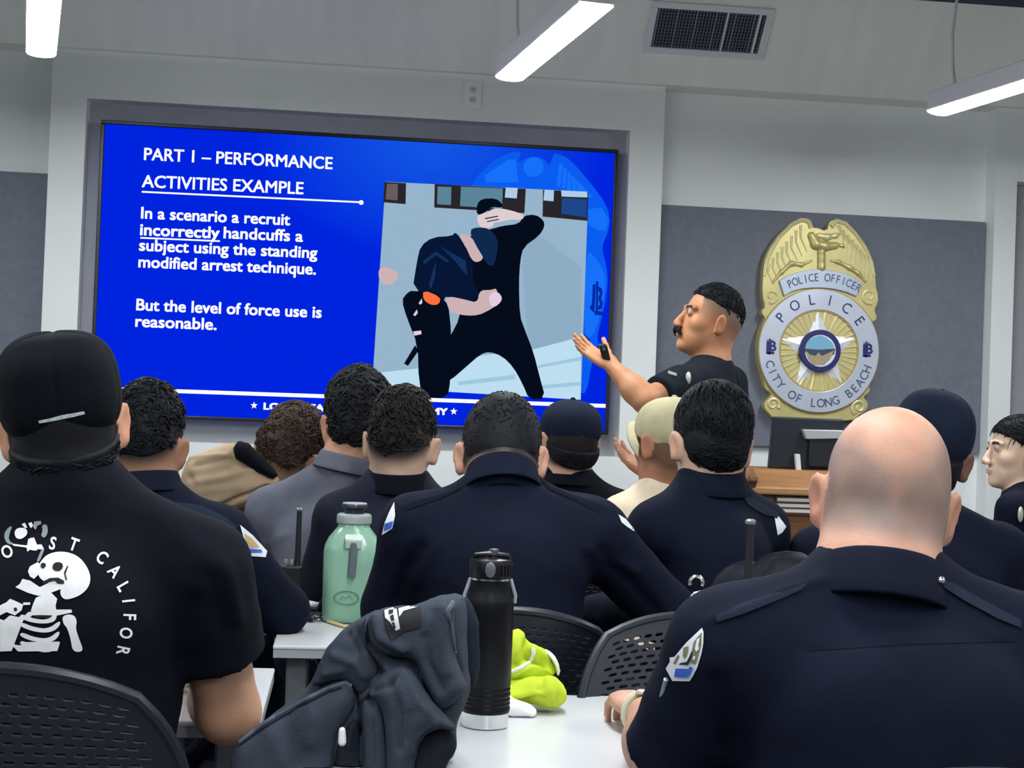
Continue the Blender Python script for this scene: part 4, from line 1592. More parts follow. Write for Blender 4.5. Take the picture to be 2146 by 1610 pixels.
def chair_back_mesh():
    """ribbed plastic back with staggered slots"""
    W, Hh, zc = .222, .185, .695
    nx, ny = 15, 25

    def pt(u, v, t=0):
        x, z = squircle(u, v, W, Hh)
        y = -.215 + .055 * (x / W) ** 2 - .05 * v - t
        return (x, y, zc + z)
    V, Fc = [], []

    def quad(a, b, c, d):
        o = len(V)
        V.extend([a, b, c, d])
        Fc.append((o, o + 1, o + 2, o + 3))
    mu, mv = .86, .86
    du, dv = 2 * mu / nx, 2 * mv / ny
    # border
    N = 24
    for i in range(N):
        a0, a1 = -1 + 2 * i / N, -1 + 2 * (i + 1) / N
        b0, b1 = a0 * mu, a1 * mu
        quad(pt(a0, 1), pt(a1, 1), pt(b1, mv), pt(b0, mv))
        quad(pt(b0, -mv), pt(b1, -mv), pt(a1, -1), pt(a0, -1))
        quad(pt(-1, a0), pt(-1, a1), pt(-mu, b1), pt(-mu, b0))
        quad(pt(mu, b0), pt(mu, b1), pt(1, a1), pt(1, a0))
    for j in range(ny):
        v0, v1 = -mv + j * dv, -mv + (j + 1) * dv
        sh = (j % 2) * .5
        cells = [(-mu + (i + sh) * du, -mu + (i + 1 + sh) * du) for i in range(nx)]
        if sh:
            cells = [(-mu, -mu + .5 * du)] + cells[:-1] + [(mu - .5 * du, mu)]
        for u0, u1 in cells:
            full = (u1 - u0) > .9 * du
            if not full:
                quad(pt(u0, v0), pt(u1, v0), pt(u1, v1), pt(u0, v1))
                continue
            iu, iv = (u1 - u0) * .13, (v1 - v0) * .27
            a, b, c, d = u0 + iu, u1 - iu, v0 + iv, v1 - iv
            ru, rv = (b - a) * .18, (d - c) * .5
            inn = [(a + ru, c), (b - ru, c), (b, c + rv), (b, d - rv), (b - ru, d), (a + ru, d), (a, d - rv), (a, c + rv)]
            out = [(u0 + iu, v0), (u1 - iu, v0), (u1, v0 + iv), (u1, v1 - iv), (u1 - iu, v1), (u0 + iu, v1), (u0, v1 - iv), (u0, v0 + iv)]
            o = len(V)
            V.extend([pt(*q) for q in inn] + [pt(*q) for q in out] + [pt(u0, v0), pt(u1, v0), pt(u1, v1), pt(u0, v1)])
            for k in range(8):
                k2 = (k + 1) % 8
                Fc.append((o + 8 + k, o + 8 + k2, o + k2, o + k))
            Fc += [(o + 16, o + 8, o + 15), (o + 17, o + 10, o + 9), (o + 18, o + 12, o + 11), (o + 19, o + 14, o + 13)]
    me = bpy.data.meshes.new('backrest')
    me.from_pydata(V, [], Fc)
    bm = bmesh.new()
    bm.from_mesh(me)
    bmesh.ops.remove_doubles(bm, verts=bm.verts, dist=.0004)
    bmesh.ops.recalc_face_normals(bm, faces=bm.faces)
    bm.to_mesh(me)
    bm.free()
    rim = []
    for a in np.linspace(0, 2 * math.pi, 64, endpoint=False):
        c, s_ = math.cos(a), math.sin(a)
        m = max(abs(c), abs(s_))
        rim.append(pt(c / m, s_ / m))
    return me, rim


CHAIRS = []


def make_chair(label):
    t = thing('mesh_chair', label, 'chair', (0, 0, 0), 'mesh-backed chairs of the classroom')
    me, rim = chair_back_mesh()
    o = link('backrest', me, M_plastic, t)
    md = o.modifiers.new('t', 'SOLIDIFY')
    md.thickness = .006
    md.offset = 0
    MB().tube(rim, .0085, 8, closed=True).build('back_rim', M_cframe, t, smooth=True)
    G = Field((-.27, -.26, .36), (.27, .30, .50), .012)
    G.ell((0, .02, .425), (.232, .228, .024), None, .02, p=4)
    G.ell((0, -.02, .47), (.15, .16, .028), None, .02, sub=True)
    sv, sf = G.mesh()
    link('seat', mesh_np('seat', relax(sv, sf, 2), sf), M_plastic, t)
    for sx in (-1, 1):
        MB().tube([(sx * .15, -.232, .62), (sx * .18, -.20, .46), (sx * .19, -.12, .41)], .012, 8).build('back_support', M_cleg, t, smooth=True)
        for sy in (-1, 1):
            MB().tube([(sx * .19, sy * .16, .41), (sx * .225, sy * .22, .005)], .0115, 8).build('leg', M_cleg, t, smooth=True)
    return t


def copy_tree(o, parent=None):
    c = o.copy()
    C.objects.link(c)
    if parent is not None:
        c.parent = parent
    for ch in o.children:
        copy_tree(ch, c)
    return c


proto = None


def chair(x, y, rot, label, s=1.0):
    global proto
    if proto is None:
        proto = make_chair(label)
        o = proto
    else:
        o = copy_tree(proto)
    o.location = (x, y, 0)
    o.rotation_euler = (0, 0, math.radians(rot))
    o.scale = (s, s, s)
    o['label'] = label
    return o


def seat_of(p, label, s=1.0, back=.0):
    a = math.degrees(math.atan2(-p.Fw[0], p.Fw[1]))
    F2 = np.array([p.Fw[0], p.Fw[1]])
    F2 = F2 / np.linalg.norm(F2)
    q = p.hip[:2] - F2 * back
    return chair(q[0], q[1], a, label, s)


def chair_at(px, py, d, rot, label, s=1.0):
    """px,py: middle of the back's top edge"""
    q = P(px, py, d)
    a = math.radians(rot)
    return chair(q[0] - math.sin(a) * .265 * s, q[1] + math.cos(a) * .265 * s, rot, label, s)


seat_of(pA, 'black slotted chair with the man in the black cap sitting on it', 1.03, .035)
seat_of(pF, 'black slotted chair under the officer with the bowed head', 1.0)
seat_of(pK, 'black slotted chair under the bald man', 1.0)
chair_at(1448, 1297, 2.78, 180, 'empty black slotted chair beyond the near white table')
for p, t_ in ((pB, 'under the officer beside the green jug'), (pE, 'under the man in the charcoal polo'),
              (pG, 'under the man in the navy cap and hooded top'), (pI, 'under the officer with combed black hair'),
              (pL, 'under the capped officer behind the bald man'), (pM, 'under the woman at the right edge')):
    seat_of(p, 'black slotted chair ' + t_)


def table(name_label, x0, x1, y0, y1, z=.74, th=.026, rot=0.0, legw=.022, group='white classroom tables'):
    cx_, cy_ = (x0 + x1) / 2, (y0 + y1) / 2
    t = thing('classroom_table', name_label, 'table', (cx_, cy_, 0), group)
    MB().box((x0, y0, z - th * .35), (x1, y1, z)).build('tabletop', M_table, t, bevel=.003)
    MB().box((x0 + .001, y0 + .001, z - th), (x1 - .001, y1 - .001, z - th * .35)).build('edge_band', M_tedge, t)
    for x in (x0 + .05, x1 - .05):
        for y in (y0 + .06, y1 - .06):
            MB().box((x - legw, y - legw, 0), (x + legw, y + legw, z - th)).build('leg', M_tleg, t, bevel=.003)
    t.rotation_euler = (0, 0, math.radians(rot))
    return t


ta = onz(1150, 1456, .74)
tn = table('white table holding the black bottle, in front of the bald man', onz(640, 1580, .74)[0], ta[0] + .95, ta[1] - .60, ta[1])
tb0 = onz(572, 1353, .74)
table('white table corner under the green jug', tb0[0], tb0[0] + .28, tb0[1], tb0[1] + .44)
tc0 = onz(560, 1480, .74)
table('white table in front of the man in the black cap', tc0[0] - 1.3, tc0[0] - .004, tc0[1] - .13, tc0[1] + .36)

# ------------------------------------------------------------------ lectern and monitor
M_oak = mat('oak', srgb(150, 104, 58), .45, bump=.15, bscale=60, var=.22, vscale=6, stretch=(1.2, 6, 14))
M_oakd = mat('oak_dark', srgb(120, 78, 44), .5, var=.25, vscale=6, stretch=(1.2, 6, 14))
dl = 5.5
k_ = dl / FPX
L0 = P(1570, 990, dl)
lx0, lx1 = P(1563, 1030, dl)[0], P(1822, 1030, dl)[0]
zt = P(1640, 987, dl)[2]
zl_ = P(1640, 1030, dl)[2]
ly = L0[1]
le = thing('lectern', 'oak lectern with a striped plaque in front of the gold badge', 'lectern', ((lx0 + lx1) / 2, ly + .2, 0))
MB().box((lx0 + .045, ly + .03, 0.06), (lx1 - .045, ly + .40, zl_ - .01)).build('body', M_oakd, le, bevel=.006)
MB().box((lx0 + .02, ly, 0), (lx1 - .02, ly + .43, .06)).build('plinth', M_oak, le, bevel=.006)
MB().prism([(lx0 + .03, ly + .005, zl_ + .012), (lx1 - .03, ly + .005, zl_ + .012), (lx1 - .03, ly + .10, zt), (lx0 + .03, ly + .10, zt)],
           [(lx0 + .03, ly + .035, zl_ + .002), (lx1 - .03, ly + .035, zl_ + .002), (lx1 - .03, ly + .13, zt - .01), (lx0 + .03, ly + .13, zt - .01)]).build('sloped_front', M_oak, le, bevel=.004)
MB().box((lx0 + .03, ly + .10, zt - .02), (lx1 - .03, ly + .44, zt)).build('top', M_oak, le, bevel=.005)
MB().box((lx0 + .01, ly - .012, zl_ - .014), (lx1 - .01, ly + .05, zl_ + .014)).build('ledge', mat('oak_light', srgb(188, 140, 92), .4, var=.15, vscale=6, stretch=(1.2, 6, 14)), le, bevel=.006)
for x in (lx0, lx1 - .035):
    pr = [(ly - .005, zl_ - .012), (ly - .015, zl_ + .02), (ly - .035, zl_ + .035), (ly - .03, zl_ + .055), (ly - .005, zl_ + .055), (ly + .03, zt + .004), (ly + .43, zt + .004), (ly + .43, zl_ - .012)]
    MB().prism([(x, a, b) for a, b in pr], [(x + .035, a, b) for a, b in pr]).build('side_panel', M_oakd, le, bevel=.004)
px0, px1 = P(1633, 1060, dl)[0], P(1745, 1060, dl)[0]
pl = MB().box((px0 - .006, ly + .018, P(1660, 1081, dl)[2]), (px1, ly + .031, P(1660, 1041, dl)[2])).build('plaque', mat('plaque_dark', srgb(92, 60, 44), .5), le)
for yy in (1049, 1061, 1072):
    z = P(1660, yy, dl)[2]
    MB().box((px0, ly + .014, z - .0062), (px1 - .006, ly + .019, z + .0062)).build('stripe', mat('plaque_white', (.85, .82, .8), .5), pl)

dm = 5.74
mo = thing('monitor', 'black computer monitor seen from behind on the lectern', 'monitor', tuple(P(1690, 990, dm)))
c_ = [P(1622, 873, dm), P(1768, 879, dm), P(1764, 986, dm), P(1612, 982, dm)]
up_ = np.array([0, .035, 0])
MB().prism(c_, [q + up_ for q in c_]).build('screen_back', mat('monitor_black', srgb(18, 26, 36), .45), mo, bevel=.006)
q = [P(1697, 905, dm - .02), P(1768, 908, dm - .02), P(1766, 982, dm - .02), P(1694, 978, dm - .02)]
MB().prism(q, [a + np.array([0, .03, 0]) for a in q]).build('rear_cover', mat('monitor_cover', srgb(10, 16, 28), .5), mo, bevel=.005)
q = [P(1682, 900, dm - .03), P(1768, 902, dm - .03), P(1768, 920, dm - .03), P(1690, 921, dm - .03)]
MB().prism(q, [a + np.array([0, .03, 0]) for a in q]).build('handle', mat('monitor_silver', srgb(176, 182, 186), .35, .3), mo, bevel=.004)
q = [P(1667, 952, dm - .05), P(1677, 952, dm - .05), P(1680, 990, dm - .05), P(1670, 990, dm - .05)]
MB().prism(q, [a + np.array([0, .02, 0]) for a in q]).build('stand', mat('monitor_white', srgb(222, 224, 226), .4), mo, bevel=.002)
# ------------------------------------------------------------------ the big wall badge
M_gold = mat('badge_gold', srgb(198, 186, 126), .42, .35, bump=.25, bscale=40, var=.14, vscale=7)
M_goldl = mat('badge_gold_light', srgb(222, 212, 158), .4, .3, var=.08, vscale=9)
M_goldd = mat('badge_gold_dark', srgb(170, 150, 84), .45, .35)
M_silv = mat('badge_silver', srgb(192, 199, 212), .35, .35, var=.10, vscale=5)
M_silvl = mat('badge_silver_light', srgb(235, 238, 244), .35, .25)
M_bnavy = mat('badge_navy', srgb(22, 28, 96), .4)
M_bink = mat('badge_ink', srgb(70, 80, 112), .5)
M_brim = mat('badge_edge', srgb(24, 26, 22), .6)
yb_ = yp - .05      # front of the base plate
Z3 = lambda pts: [(1560 + x / 3.353, 430 + y / 3.353) for x, y in pts]
bc = onwall(*Z3([(518, 1025)])[0], yb_)
bdg = thing('wall_badge', 'big gold and silver police badge emblem mounted on the grey wall panel', 'badge', (bc[0], yb_ + .05, bc[2] - .45))


def plate(pts, y0, y1, m, name, parent=bdg, bev=.004):
    a = [onwall(x, z, y0) for x, z in pts]
    # same outline pushed straight back
    b = [np.array([q[0], y1, q[2]]) for q in a]
    return MB().prism(a, b).build(name, m, parent, bevel=bev)


outl = [(126, 640), (128, 520), (138, 400), (170, 315), (235, 215), (320, 130), (372, 98), (430, 87), (465, 103), (484, 135), (484, 160), (512, 156), (560, 178), (586, 166), (590, 132), (612, 106), (660, 97), (720, 122),
        (800, 200), (870, 300), (906, 400), (923, 500), (925, 580), (941, 620), (941, 685), (912, 740), (934, 778), (925, 812), (895, 820), (935, 900), (947, 990), (942, 1080), (915, 1190), (878, 1275), (886, 1310),
        (835, 1350), (872, 1385), (868, 1430), (835, 1462), (800, 1480), (780, 1520), (250, 1520), (205, 1500), (180, 1470), (160, 1452), (140, 1425), (142, 1385), (185, 1345), (190, 1325), (143, 1290), (132, 1215),
        (97, 1090), (92, 960), (122, 840), (150, 795), (124, 770), (122, 738), (148, 718)]
outl = Z3(chaikin(outl, 1))
plate(outl, yb_, yp - .001, M_gold, 'base_plate', bev=.008)
UX, UZ = np.array([1.0, 0, 0]), np.array([0, 0, 1.0])
r1 = (onwall(1560 + 945 / 3.353, 735, yb_)[0] - onwall(1560 + 92 / 3.353, 735, yb_)[0]) / 2


def disc(r, y0, y1, m, name, parent=bdg, n=72, rin=0.0, bev=.002):
    mb = MB()
    A = [bc + r * (math.cos(a) * UX + math.sin(a) * UZ) for a in np.linspace(0, 2 * math.pi, n, endpoint=False)]
    if rin:
        B = [bc + rin * (math.cos(a) * UX + math.sin(a) * UZ) for a in np.linspace(0, 2 * math.pi, n, endpoint=False)]
        fr = [np.array([q[0], y0, q[2]]) for q in A] + [np.array([q[0], y0, q[2]]) for q in B]
        bk = [np.array([q[0], y1, q[2]]) for q in A] + [np.array([q[0], y1, q[2]]) for q in B]
        f = []
        for i in range(n):
            j = (i + 1) % n
            f += [(i, j, n + j, n + i), (2 * n + i, 3 * n + i, 3 * n + j, 2 * n + j), (i, 2 * n + i, 2 * n + j, j), (n + i, n + j, 3 * n + j, 3 * n + i)]
        mb.add(fr + bk, f)
    else:
        mb.prism([np.array([q[0], y0, q[2]]) for q in A], [np.array([q[0], y1, q[2]]) for q in A])
    return mb.build(name, m, parent, bevel=bev)


disc(r1 * 1.0, yb_ - .012, yb_ + .002, M_goldd, 'ring_rim', rin=r1 * .63)
disc(r1 * .985, yb_ - .016, yb_ + .002, M_silv, 'ring', rin=r1 * .655)
disc(r1 * .650, yb_ - .007, yb_ + .002, M_gold, 'sunburst')
rays_ = MB()
for i in range(40):
    a = 2 * math.pi * i / 40
    wd = .028 if i % 2 else .016
    p0 = bc + UX * .02 * r1 * math.cos(a) + UZ * .02 * r1 * math.sin(a)
    t_ = -math.sin(a) * UX + math.cos(a) * UZ
    rd = math.cos(a) * UX + math.sin(a) * UZ
    q0, q1 = bc + rd * r1 * .30, bc + rd * r1 * .635
    rays_.add([q0 - t_ * wd * .3 * r1 + np.array([0, -.0075, 0]), q1 - t_ * wd * r1 + np.array([0, -.0075, 0]), q1 + np.array([0, -.013, 0]), q1 + t_ * wd * r1 + np.array([0, -.0075, 0]), q0 + t_ * wd * .3 * r1 + np.array([0, -.0075, 0])],
              [(0, 1, 2), (0, 2, 4), (2, 3, 4)])
rays_.build('sunburst_ray', M_goldl, bdg)
st = MB()
for i in range(5):
    a = math.radians(90 + 72 * i + 3)
    ap = bc + r1 * .645 * (math.cos(a) * UX + math.sin(a) * UZ) + np.array([0, -.008, 0])
    ce = bc + np.array([0, -.028, 0])
    for sg in (-1, 1):
        b = a + sg * math.radians(36)
        vp = bc + r1 * .30 * (math.cos(b) * UX + math.sin(b) * UZ) + np.array([0, -.008, 0])
        st.add([ap, vp, ce] if sg > 0 else [ap, ce, vp], [(0, 1, 2)])
st.build('star', M_silvl, bdg)
disc(r1 * .335, yb_ - .034, yb_ - .006, M_bnavy, 'seal_ring', rin=r1 * .255)
seal = disc(r1 * .258, yb_ - .031, yb_ - .006, mat('seal_white', srgb(214, 220, 226), .5), 'seal', bev=.001)
SP = lambda pts, y: [onwall(x, z, y) for x, z in Z3(pts)]
ysl = yb_ - .0325
MB().add(SP([(432, 985), (450, 950), (490, 925), (530, 915), (575, 930), (615, 965), (632, 1000), (630, 1015), (420, 1012)], ysl), [tuple(range(9))]).build('seal_sky', mat('seal_blue', srgb(116, 172, 200), .5), seal)
MB().add(SP([(420, 1008), (520, 1016), (640, 1010), (630, 1050), (560, 1060), (520, 1080), (470, 1060), (425, 1030)], ysl - .0004), [tuple(range(8))]).build('seal_shore', mat('seal_dark', srgb(52, 62, 78), .5), seal)
MB().add(SP([(430, 1020), (460, 1050), (500, 1060), (520, 1035), (545, 1060), (600, 1035), (632, 1020), (600, 1085), (560, 1122), (480, 1122), (450, 1080)], ysl - .0008), [tuple(range(11))]).build('seal_land', mat('seal_tan', srgb(164, 150, 118), .5), seal)
# lettering on the ring
C3 = np.array([bc[0], yb_ - .0175, bc[2]])
tm = MB()
EXl, EYl = UX, UZ
text_arc(tm, 'POLICE', C3, r1 * .825, 142, 38, r1 * .165, UX, UZ, bold=.0, sx=.9)
tm.build('ring_lettering', M_bnavy, bdg)
tm = MB()
text_arc(tm, 'CITY OF LONG BEACH', C3, r1 * .835, 197, 342, r1 * .135, UX, UZ, inward=True, bold=.004, sx=.9)
tm.build('ring_lettering', M_bink, bdg)
for ang, cx0 in ((176, 190), (4, 868)):
    mb = MB()
    cc = onwall(*Z3([(cx0, 995 if cx0 < 500 else 1015)])[0], yb_ - .0178)
    u_ = r1 * .1
    for ch, dx, dz, sc_ in (('B', .25, .12, 1.5), ('L', -.15, -.15, 1.9)):
        v_, f_ = glyphs(ch, .03)
        s_ = u_ * sc_ / capheight()
        mid_ = (v_.max(0) + v_.min(0)) / 2
        mb.add(cc + ((v_[:, 0] - mid_[0]) * s_ + dx * u_)[:, None] * UX + ((v_[:, 1] - mid_[1]) * s_ + dz * u_)[:, None] * UZ + np.array([0, -.0004 if ch == 'B' else 0, 0]), f_)
    for (a, b, c, d) in ((-.75, -1.15, -.1, -1.0), (-.75, 1.0, .2, 1.12), (-.35, -1.3, -.2, 1.35)):
        mb.add([cc + u_ * (x * UX + z * UZ) for x, z in ((a, b), (c, b), (c, d), (a, d))], [(0, 1, 2, 3)])
    mb.build('monogram', M_bnavy, bdg)
# banner
ban_t = [(245, 530), (300, 498), (380, 470), (450, 455), (540, 450), (640, 462), (740, 492), (835, 548)]
ban_b = [(790, 642), (720, 612), (640, 592), (560, 583), (480, 582), (400, 590), (330, 610), (282, 640)]
plate(Z3(ban_t + ban_b), yb_ - .012, yb_ + .002, mat('banner_silver', srgb(176, 188, 204), .4, .3), 'banner', bev=.003)
tm = MB()
cb = onwall(*Z3([(540, 1050)])[0], yb_ - .0135)
text_arc(tm, 'POLICE OFFICER', cb, r1 * 528 / 427, 116.5, 62, r1 * .125, UX, UZ, bold=.004, sx=.75)
tm.build('banner_lettering', M_bink, bdg)


# eagle relief
def ridge(name, lines, m, parent=bdg, yoff=0.0):
    for pts, r0, r1_ in lines:
        mb = MB()
        q = SP(pts, yb_ - yoff)
        n_ = len(q)
        mb.tube(q, [r0 + (r1_ - r0) * i / (n_ - 1) for i in range(n_)], 8)
        mb.build(name, m, parent, smooth=True)


fe = []
for i in range(8):
    t_ = i / 7
    a = np.array([430, 150]) * (1 - t_) + np.array([215, 430]) * t_
    b = np.array([330, 150]) * (1 - t_) + np.array([168, 420]) * t_
    e = np.array([440, 330]) * (1 - t_) + np.array([205, 560]) * t_
    st_ = np.array([385, 130]) * (1 - t_) + np.array([160, 400]) * t_
    fe.append(([tuple(st_ + np.array([10, 10])), tuple((st_ + e) / 2 + np.array([-18, -4])), tuple(e)], .007, .002))
for i in range(8):
    t_ = i / 7
    st_ = np.array([660, 140]) * (1 - t_) + np.array([880, 380]) * t_
    e = np.array([690, 330]) * (1 - t_) + np.array([880, 560]) * t_
    fe.append(([tuple(st_), tuple((st_ + e) / 2 + np.array([22, -4])), tuple(e)], .007, .002))
ridge('wing_feather', fe, M_goldl)
ridge('wing_edge', [([(140, 500), (165, 370), (240, 230), (330, 140), (400, 105), (450, 115), (470, 160)], .006, .012), ([(915, 500), (895, 400), (850, 300), (780, 200), (710, 130), (650, 112), (610, 150)], .006, .012)], M_goldl)


def blob(name, pts, r, m=M_goldl, parent=bdg):
    G = None
    q = SP(pts, yb_)
    q = [np.asarray(a) for a in q]
    lo, hi = np.min(q, 0) - .05, np.max(q, 0) + .05
    G = Field(lo, hi, .0035)
    for i in range(len(q) - 1):
        G.cap(q[i], q[i + 1], r[i], r[i + 1], .012)
    v, f = G.mesh()
    return link(name, mesh_np(name, v, f), m, parent)


blob('eagle_body', [(470, 215), (500, 275), (560, 290), (640, 285)], [.018, .022, .022, .016], M_gold)
blob('eagle_head', [(520, 215), (580, 225), (640, 215), (672, 200)], [.013, .014, .011, .005], M_goldl)
blob('eagle_claw', [(610, 300), (650, 280), (690, 285), (700, 300)], [.007, .008, .007, .004], M_gold)
blob('eagle_tail', [(540, 330), (540, 380), (540, 440)], [.02, .016, .020], M_gold)
blob('laurel', [(200, 540), (260, 470), (330, 410), (400, 420), (470, 390)], [.006, .009, .011, .009, .006], M_gold)
blob('laurel', [(610, 390), (660, 400), (740, 440), (800, 480), (850, 540)], [.006, .009, .011, .009, .006], M_gold)


def spiral(cx0, cy0, r, turns, sgn, a0=0):
    return [(cx0 + r * (1 - .8 * t) * math.cos(a0 + sgn * 2 * math.pi * turns * t), cy0 + r * (1 - .8 * t) * math.sin(a0 + sgn * 2 * math.pi * turns * t)) for t in np.linspace(0, 1, 22)]


ridge('scroll', [(spiral(875, 640, 55, 1.3, 1, 1.2), .008, .004), (spiral(200, 1400, 48, 1.3, -1, 0.6), .009, .004), (spiral(805, 1420, 55, 1.3, 1, 2.2), .010, .004), (spiral(190, 640, 50, 1.2, -1, 1.8), .007, .003)], M_goldl)
J3 = lambda pts: [(500 + x / 2.777, 1030 + y / 2.777) for x, y in pts]
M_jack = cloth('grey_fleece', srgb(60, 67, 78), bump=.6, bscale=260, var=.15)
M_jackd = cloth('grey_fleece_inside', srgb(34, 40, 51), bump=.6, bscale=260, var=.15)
M_seam = cloth('jacket_seam', srgb(84, 92, 104), bump=.3)
dj = 2.14
TX0 = onz(640, 1580, .74)[0]


def rest(v_):
    """cloth lies on the table top where it is over it and hangs free beside it"""
    v_ = v_.copy()
    over = smooth01(v_[:, 0], TX0 - .012, TX0 - .004)
    z = np.maximum(v_[:, 2], .7425 + .15 * np.maximum(v_[:, 2] - .70, 0) * 0)
    v_[:, 2] = v_[:, 2] * (1 - over) + z * over
    return v_


jk = thing('grey_jacket', 'dark grey fleece jacket bunched on the near table corner beside the black bottle', 'jacket', tuple(P(760, 1576, dj)))
body_o = J3(chaikin([(0, 1445), (150, 1322), (395, 1145), (455, 1000), (520, 880), (640, 772), (760, 692), (850, 668), (960, 662), (1062, 645), (1170, 600), (1262, 583), (1320, 600), (1340, 700), (1330, 900), (1345, 1050), (1362, 1150),
                     (1340, 1235), (1270, 1370), (1276, 1510), (1205, 1580), (1185, 1720), (0, 1900)], 1))
fl = []
for line_, wd_, am_ in (([(640, 830), (720, 930), (835, 1065)], 30, -.012), ([(700, 800), (790, 930), (850, 1010)], 20, .008), ([(735, 720), (745, 850), (800, 930), (920, 965), (1010, 985), (1045, 1075)], 22, -.014),
                        ([(780, 760), (800, 850), (870, 910), (1000, 940)], 26, .012), ([(880, 1020), (1010, 1060), (1050, 1160)], 30, .012), ([(870, 1040), (770, 1120), (720, 1190)], 26, .016),
                        ([(740, 1040), (740, 1140), (700, 1180)], 20, -.016), ([(560, 960), (680, 1000), (740, 1060)], 30, .010), ([(830, 1060), (900, 1150), (880, 1260)], 24, -.012),
                        ([(1230, 700), (1245, 850), (1260, 930), (1300, 1060)], 18, -.012), ([(1200, 720), (1190, 860), (1210, 1000)], 30, .008), ([(1280, 1100), (1200, 1260), (1150, 1290)], 24, -.012),
                        ([(860, 1240), (850, 1420), (860, 1600)], 22, -.014), ([(930, 1230), (960, 1400), (950, 1600)], 34, .012), ([(640, 1130), (690, 1230), (700, 1400)], 22, -.014)):
    fl.append((J3(line_), .8 * wd_ / 2.777 * dj / FPX, am_))
v, f = inflate(body_o, dj, .055, .05, h=.005, noise=(.0035, 26, 3), creases=fl, back=.03)
v = rest(v)
link('body', mesh_np('body', v, f), M_jack, jk)
jb = bvh_of(v, f)
# hood opening standing up on the right, against the bottle
v, f = inflate(J3(chaikin([(1250, 620), (1330, 598), (1372, 690), (1412, 790), (1402, 950), (1392, 1140), (1355, 1160), (1300, 1050), (1262, 940), (1270, 800)], 1)), dj + .045, .02, .03, h=.004, noise=(.002, 40, 5))
v = rest(v)
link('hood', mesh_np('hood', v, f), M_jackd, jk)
# front panel hanging lower left, with its zip
v, f = inflate(J3(chaikin([(-60, 1500), (140, 1345), (330, 1235), (520, 1140), (622, 1108), (672, 1140), (690, 1230), (640, 1330), (560, 1440), (540, 1720), (-60, 1800)], 1)), dj - .055, .022, .03, h=.005, noise=(.003, 30, 8),
               creases=[(J3([(280, 1290), (300, 1420), (330, 1560)]), .014, -.006), (J3([(430, 1200), (440, 1330), (420, 1450)]), .012, .006), (J3([(180, 1400), (260, 1560)]), .014, .005)])
v = rest(v)
link('front_panel', mesh_np('front_panel', v, f), M_jack, jk)
fb = bvh_of(v, f)
# overlapping folds of the bunched cloth, the sleeve and its cuff
def layer(name, pts, dz, th, r, m, cre=(), sd=1, nz=.0028):
    v_, f_ = inflate(J3(chaikin(pts, 1)), dj - dz, th, r, h=.0045, noise=(nz, 30, sd), creases=[(J3(a), w_ / 2.777 * dj / FPX, q_) for a, w_, q_ in cre], back=.02)
    v_ = rest(v_)
    return link(name, mesh_np(name, v_, f_), m, jk), v_, f_


layer('sleeve_fold', [(520, 880), (645, 775), (755, 700), (742, 850), (790, 930), (832, 1060), (745, 1190), (690, 1180), (640, 1112), (560, 1108), (405, 1150), (458, 1000)], .045, .022, .028, M_jack,
      [([(640, 830), (720, 930), (810, 1040)], 16, -.007), ([(690, 800), (760, 920), (820, 1020)], 12, -.005), ([(560, 960), (680, 1000), (730, 1070)], 26, .008), ([(500, 1060), (600, 1040)], 20, .005)], 2)
_, lv, lf = layer('back_panel', [(742, 730), (850, 672), (1058, 650), (1235, 592), (1258, 690), (1262, 850), (1256, 950), (1325, 1100), (1350, 1150), (1200, 1285), (1120, 1250), (1062, 1110), (1040, 1010), (1000, 968), (880, 962), (800, 925), (752, 850)], .050, .030, .03, M_jack,
                  [([(800, 740), (830, 850), (960, 915)], 26, .010), ([(1200, 690), (1180, 860), (1210, 1050)], 30, .008), ([(1080, 850), (1100, 1000), (1180, 1150)], 22, -.008), ([(1130, 700), (1110, 850)], 18, -.004)], 4)
jb = bvh_of(lv, lf)
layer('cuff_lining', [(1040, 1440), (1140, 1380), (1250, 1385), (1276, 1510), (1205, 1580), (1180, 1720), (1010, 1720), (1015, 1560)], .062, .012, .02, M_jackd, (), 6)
layer('sleeve', [(850, 1050), (950, 1012), (1030, 1062), (1092, 1180), (1200, 1300), (1262, 1348), (1270, 1402), (1160, 1372), (1062, 1430), (1020, 1560), (1010, 1720), (862, 1720), (852, 1320), (800, 1210), (742, 1190), (765, 1128)], .075, .032, .034, M_jack,
      [([(880, 1100), (930, 1250), (940, 1500)], 22, -.010), ([(960, 1060), (1040, 1230), (1150, 1340)], 20, .007), ([(1000, 1290), (980, 1450)], 18, -.006), ([(780, 1160), (860, 1130), (900, 1080)], 16, -.008), ([(1262, 1360), (1150, 1350), (1045, 1420), (1010, 1540)], 8, .006)], 7)
layer('placket', [(700, 1215), (800, 1205), (846, 1240), (862, 1400), (870, 1720), (720, 1720), (735, 1400)], .070, .020, .022, M_jack, [([(780, 1240), (790, 1400), (790, 1600)], 10, -.005)], 9)
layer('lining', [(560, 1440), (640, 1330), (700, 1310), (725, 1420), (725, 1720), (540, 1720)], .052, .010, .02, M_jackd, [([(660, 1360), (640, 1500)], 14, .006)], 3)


def seam(bvh, pts, r, m, name, off=.0015, parent=jk):
    q = []
    for a, b in zip(pts[:-1], pts[1:]):
        for t in np.linspace(0, 1, 8, endpoint=False):
            h_ = hit(bvh, a[0] * (1 - t) + b[0] * t, a[1] * (1 - t) + b[1] * t)
            if h_ is not None:
                q.append(h_ + (CAMP - h_) / np.linalg.norm(CAMP - h_) * off)
    if len(q) > 2:
        return MB().tube(q, r, 6).build(name, m, parent, smooth=True)


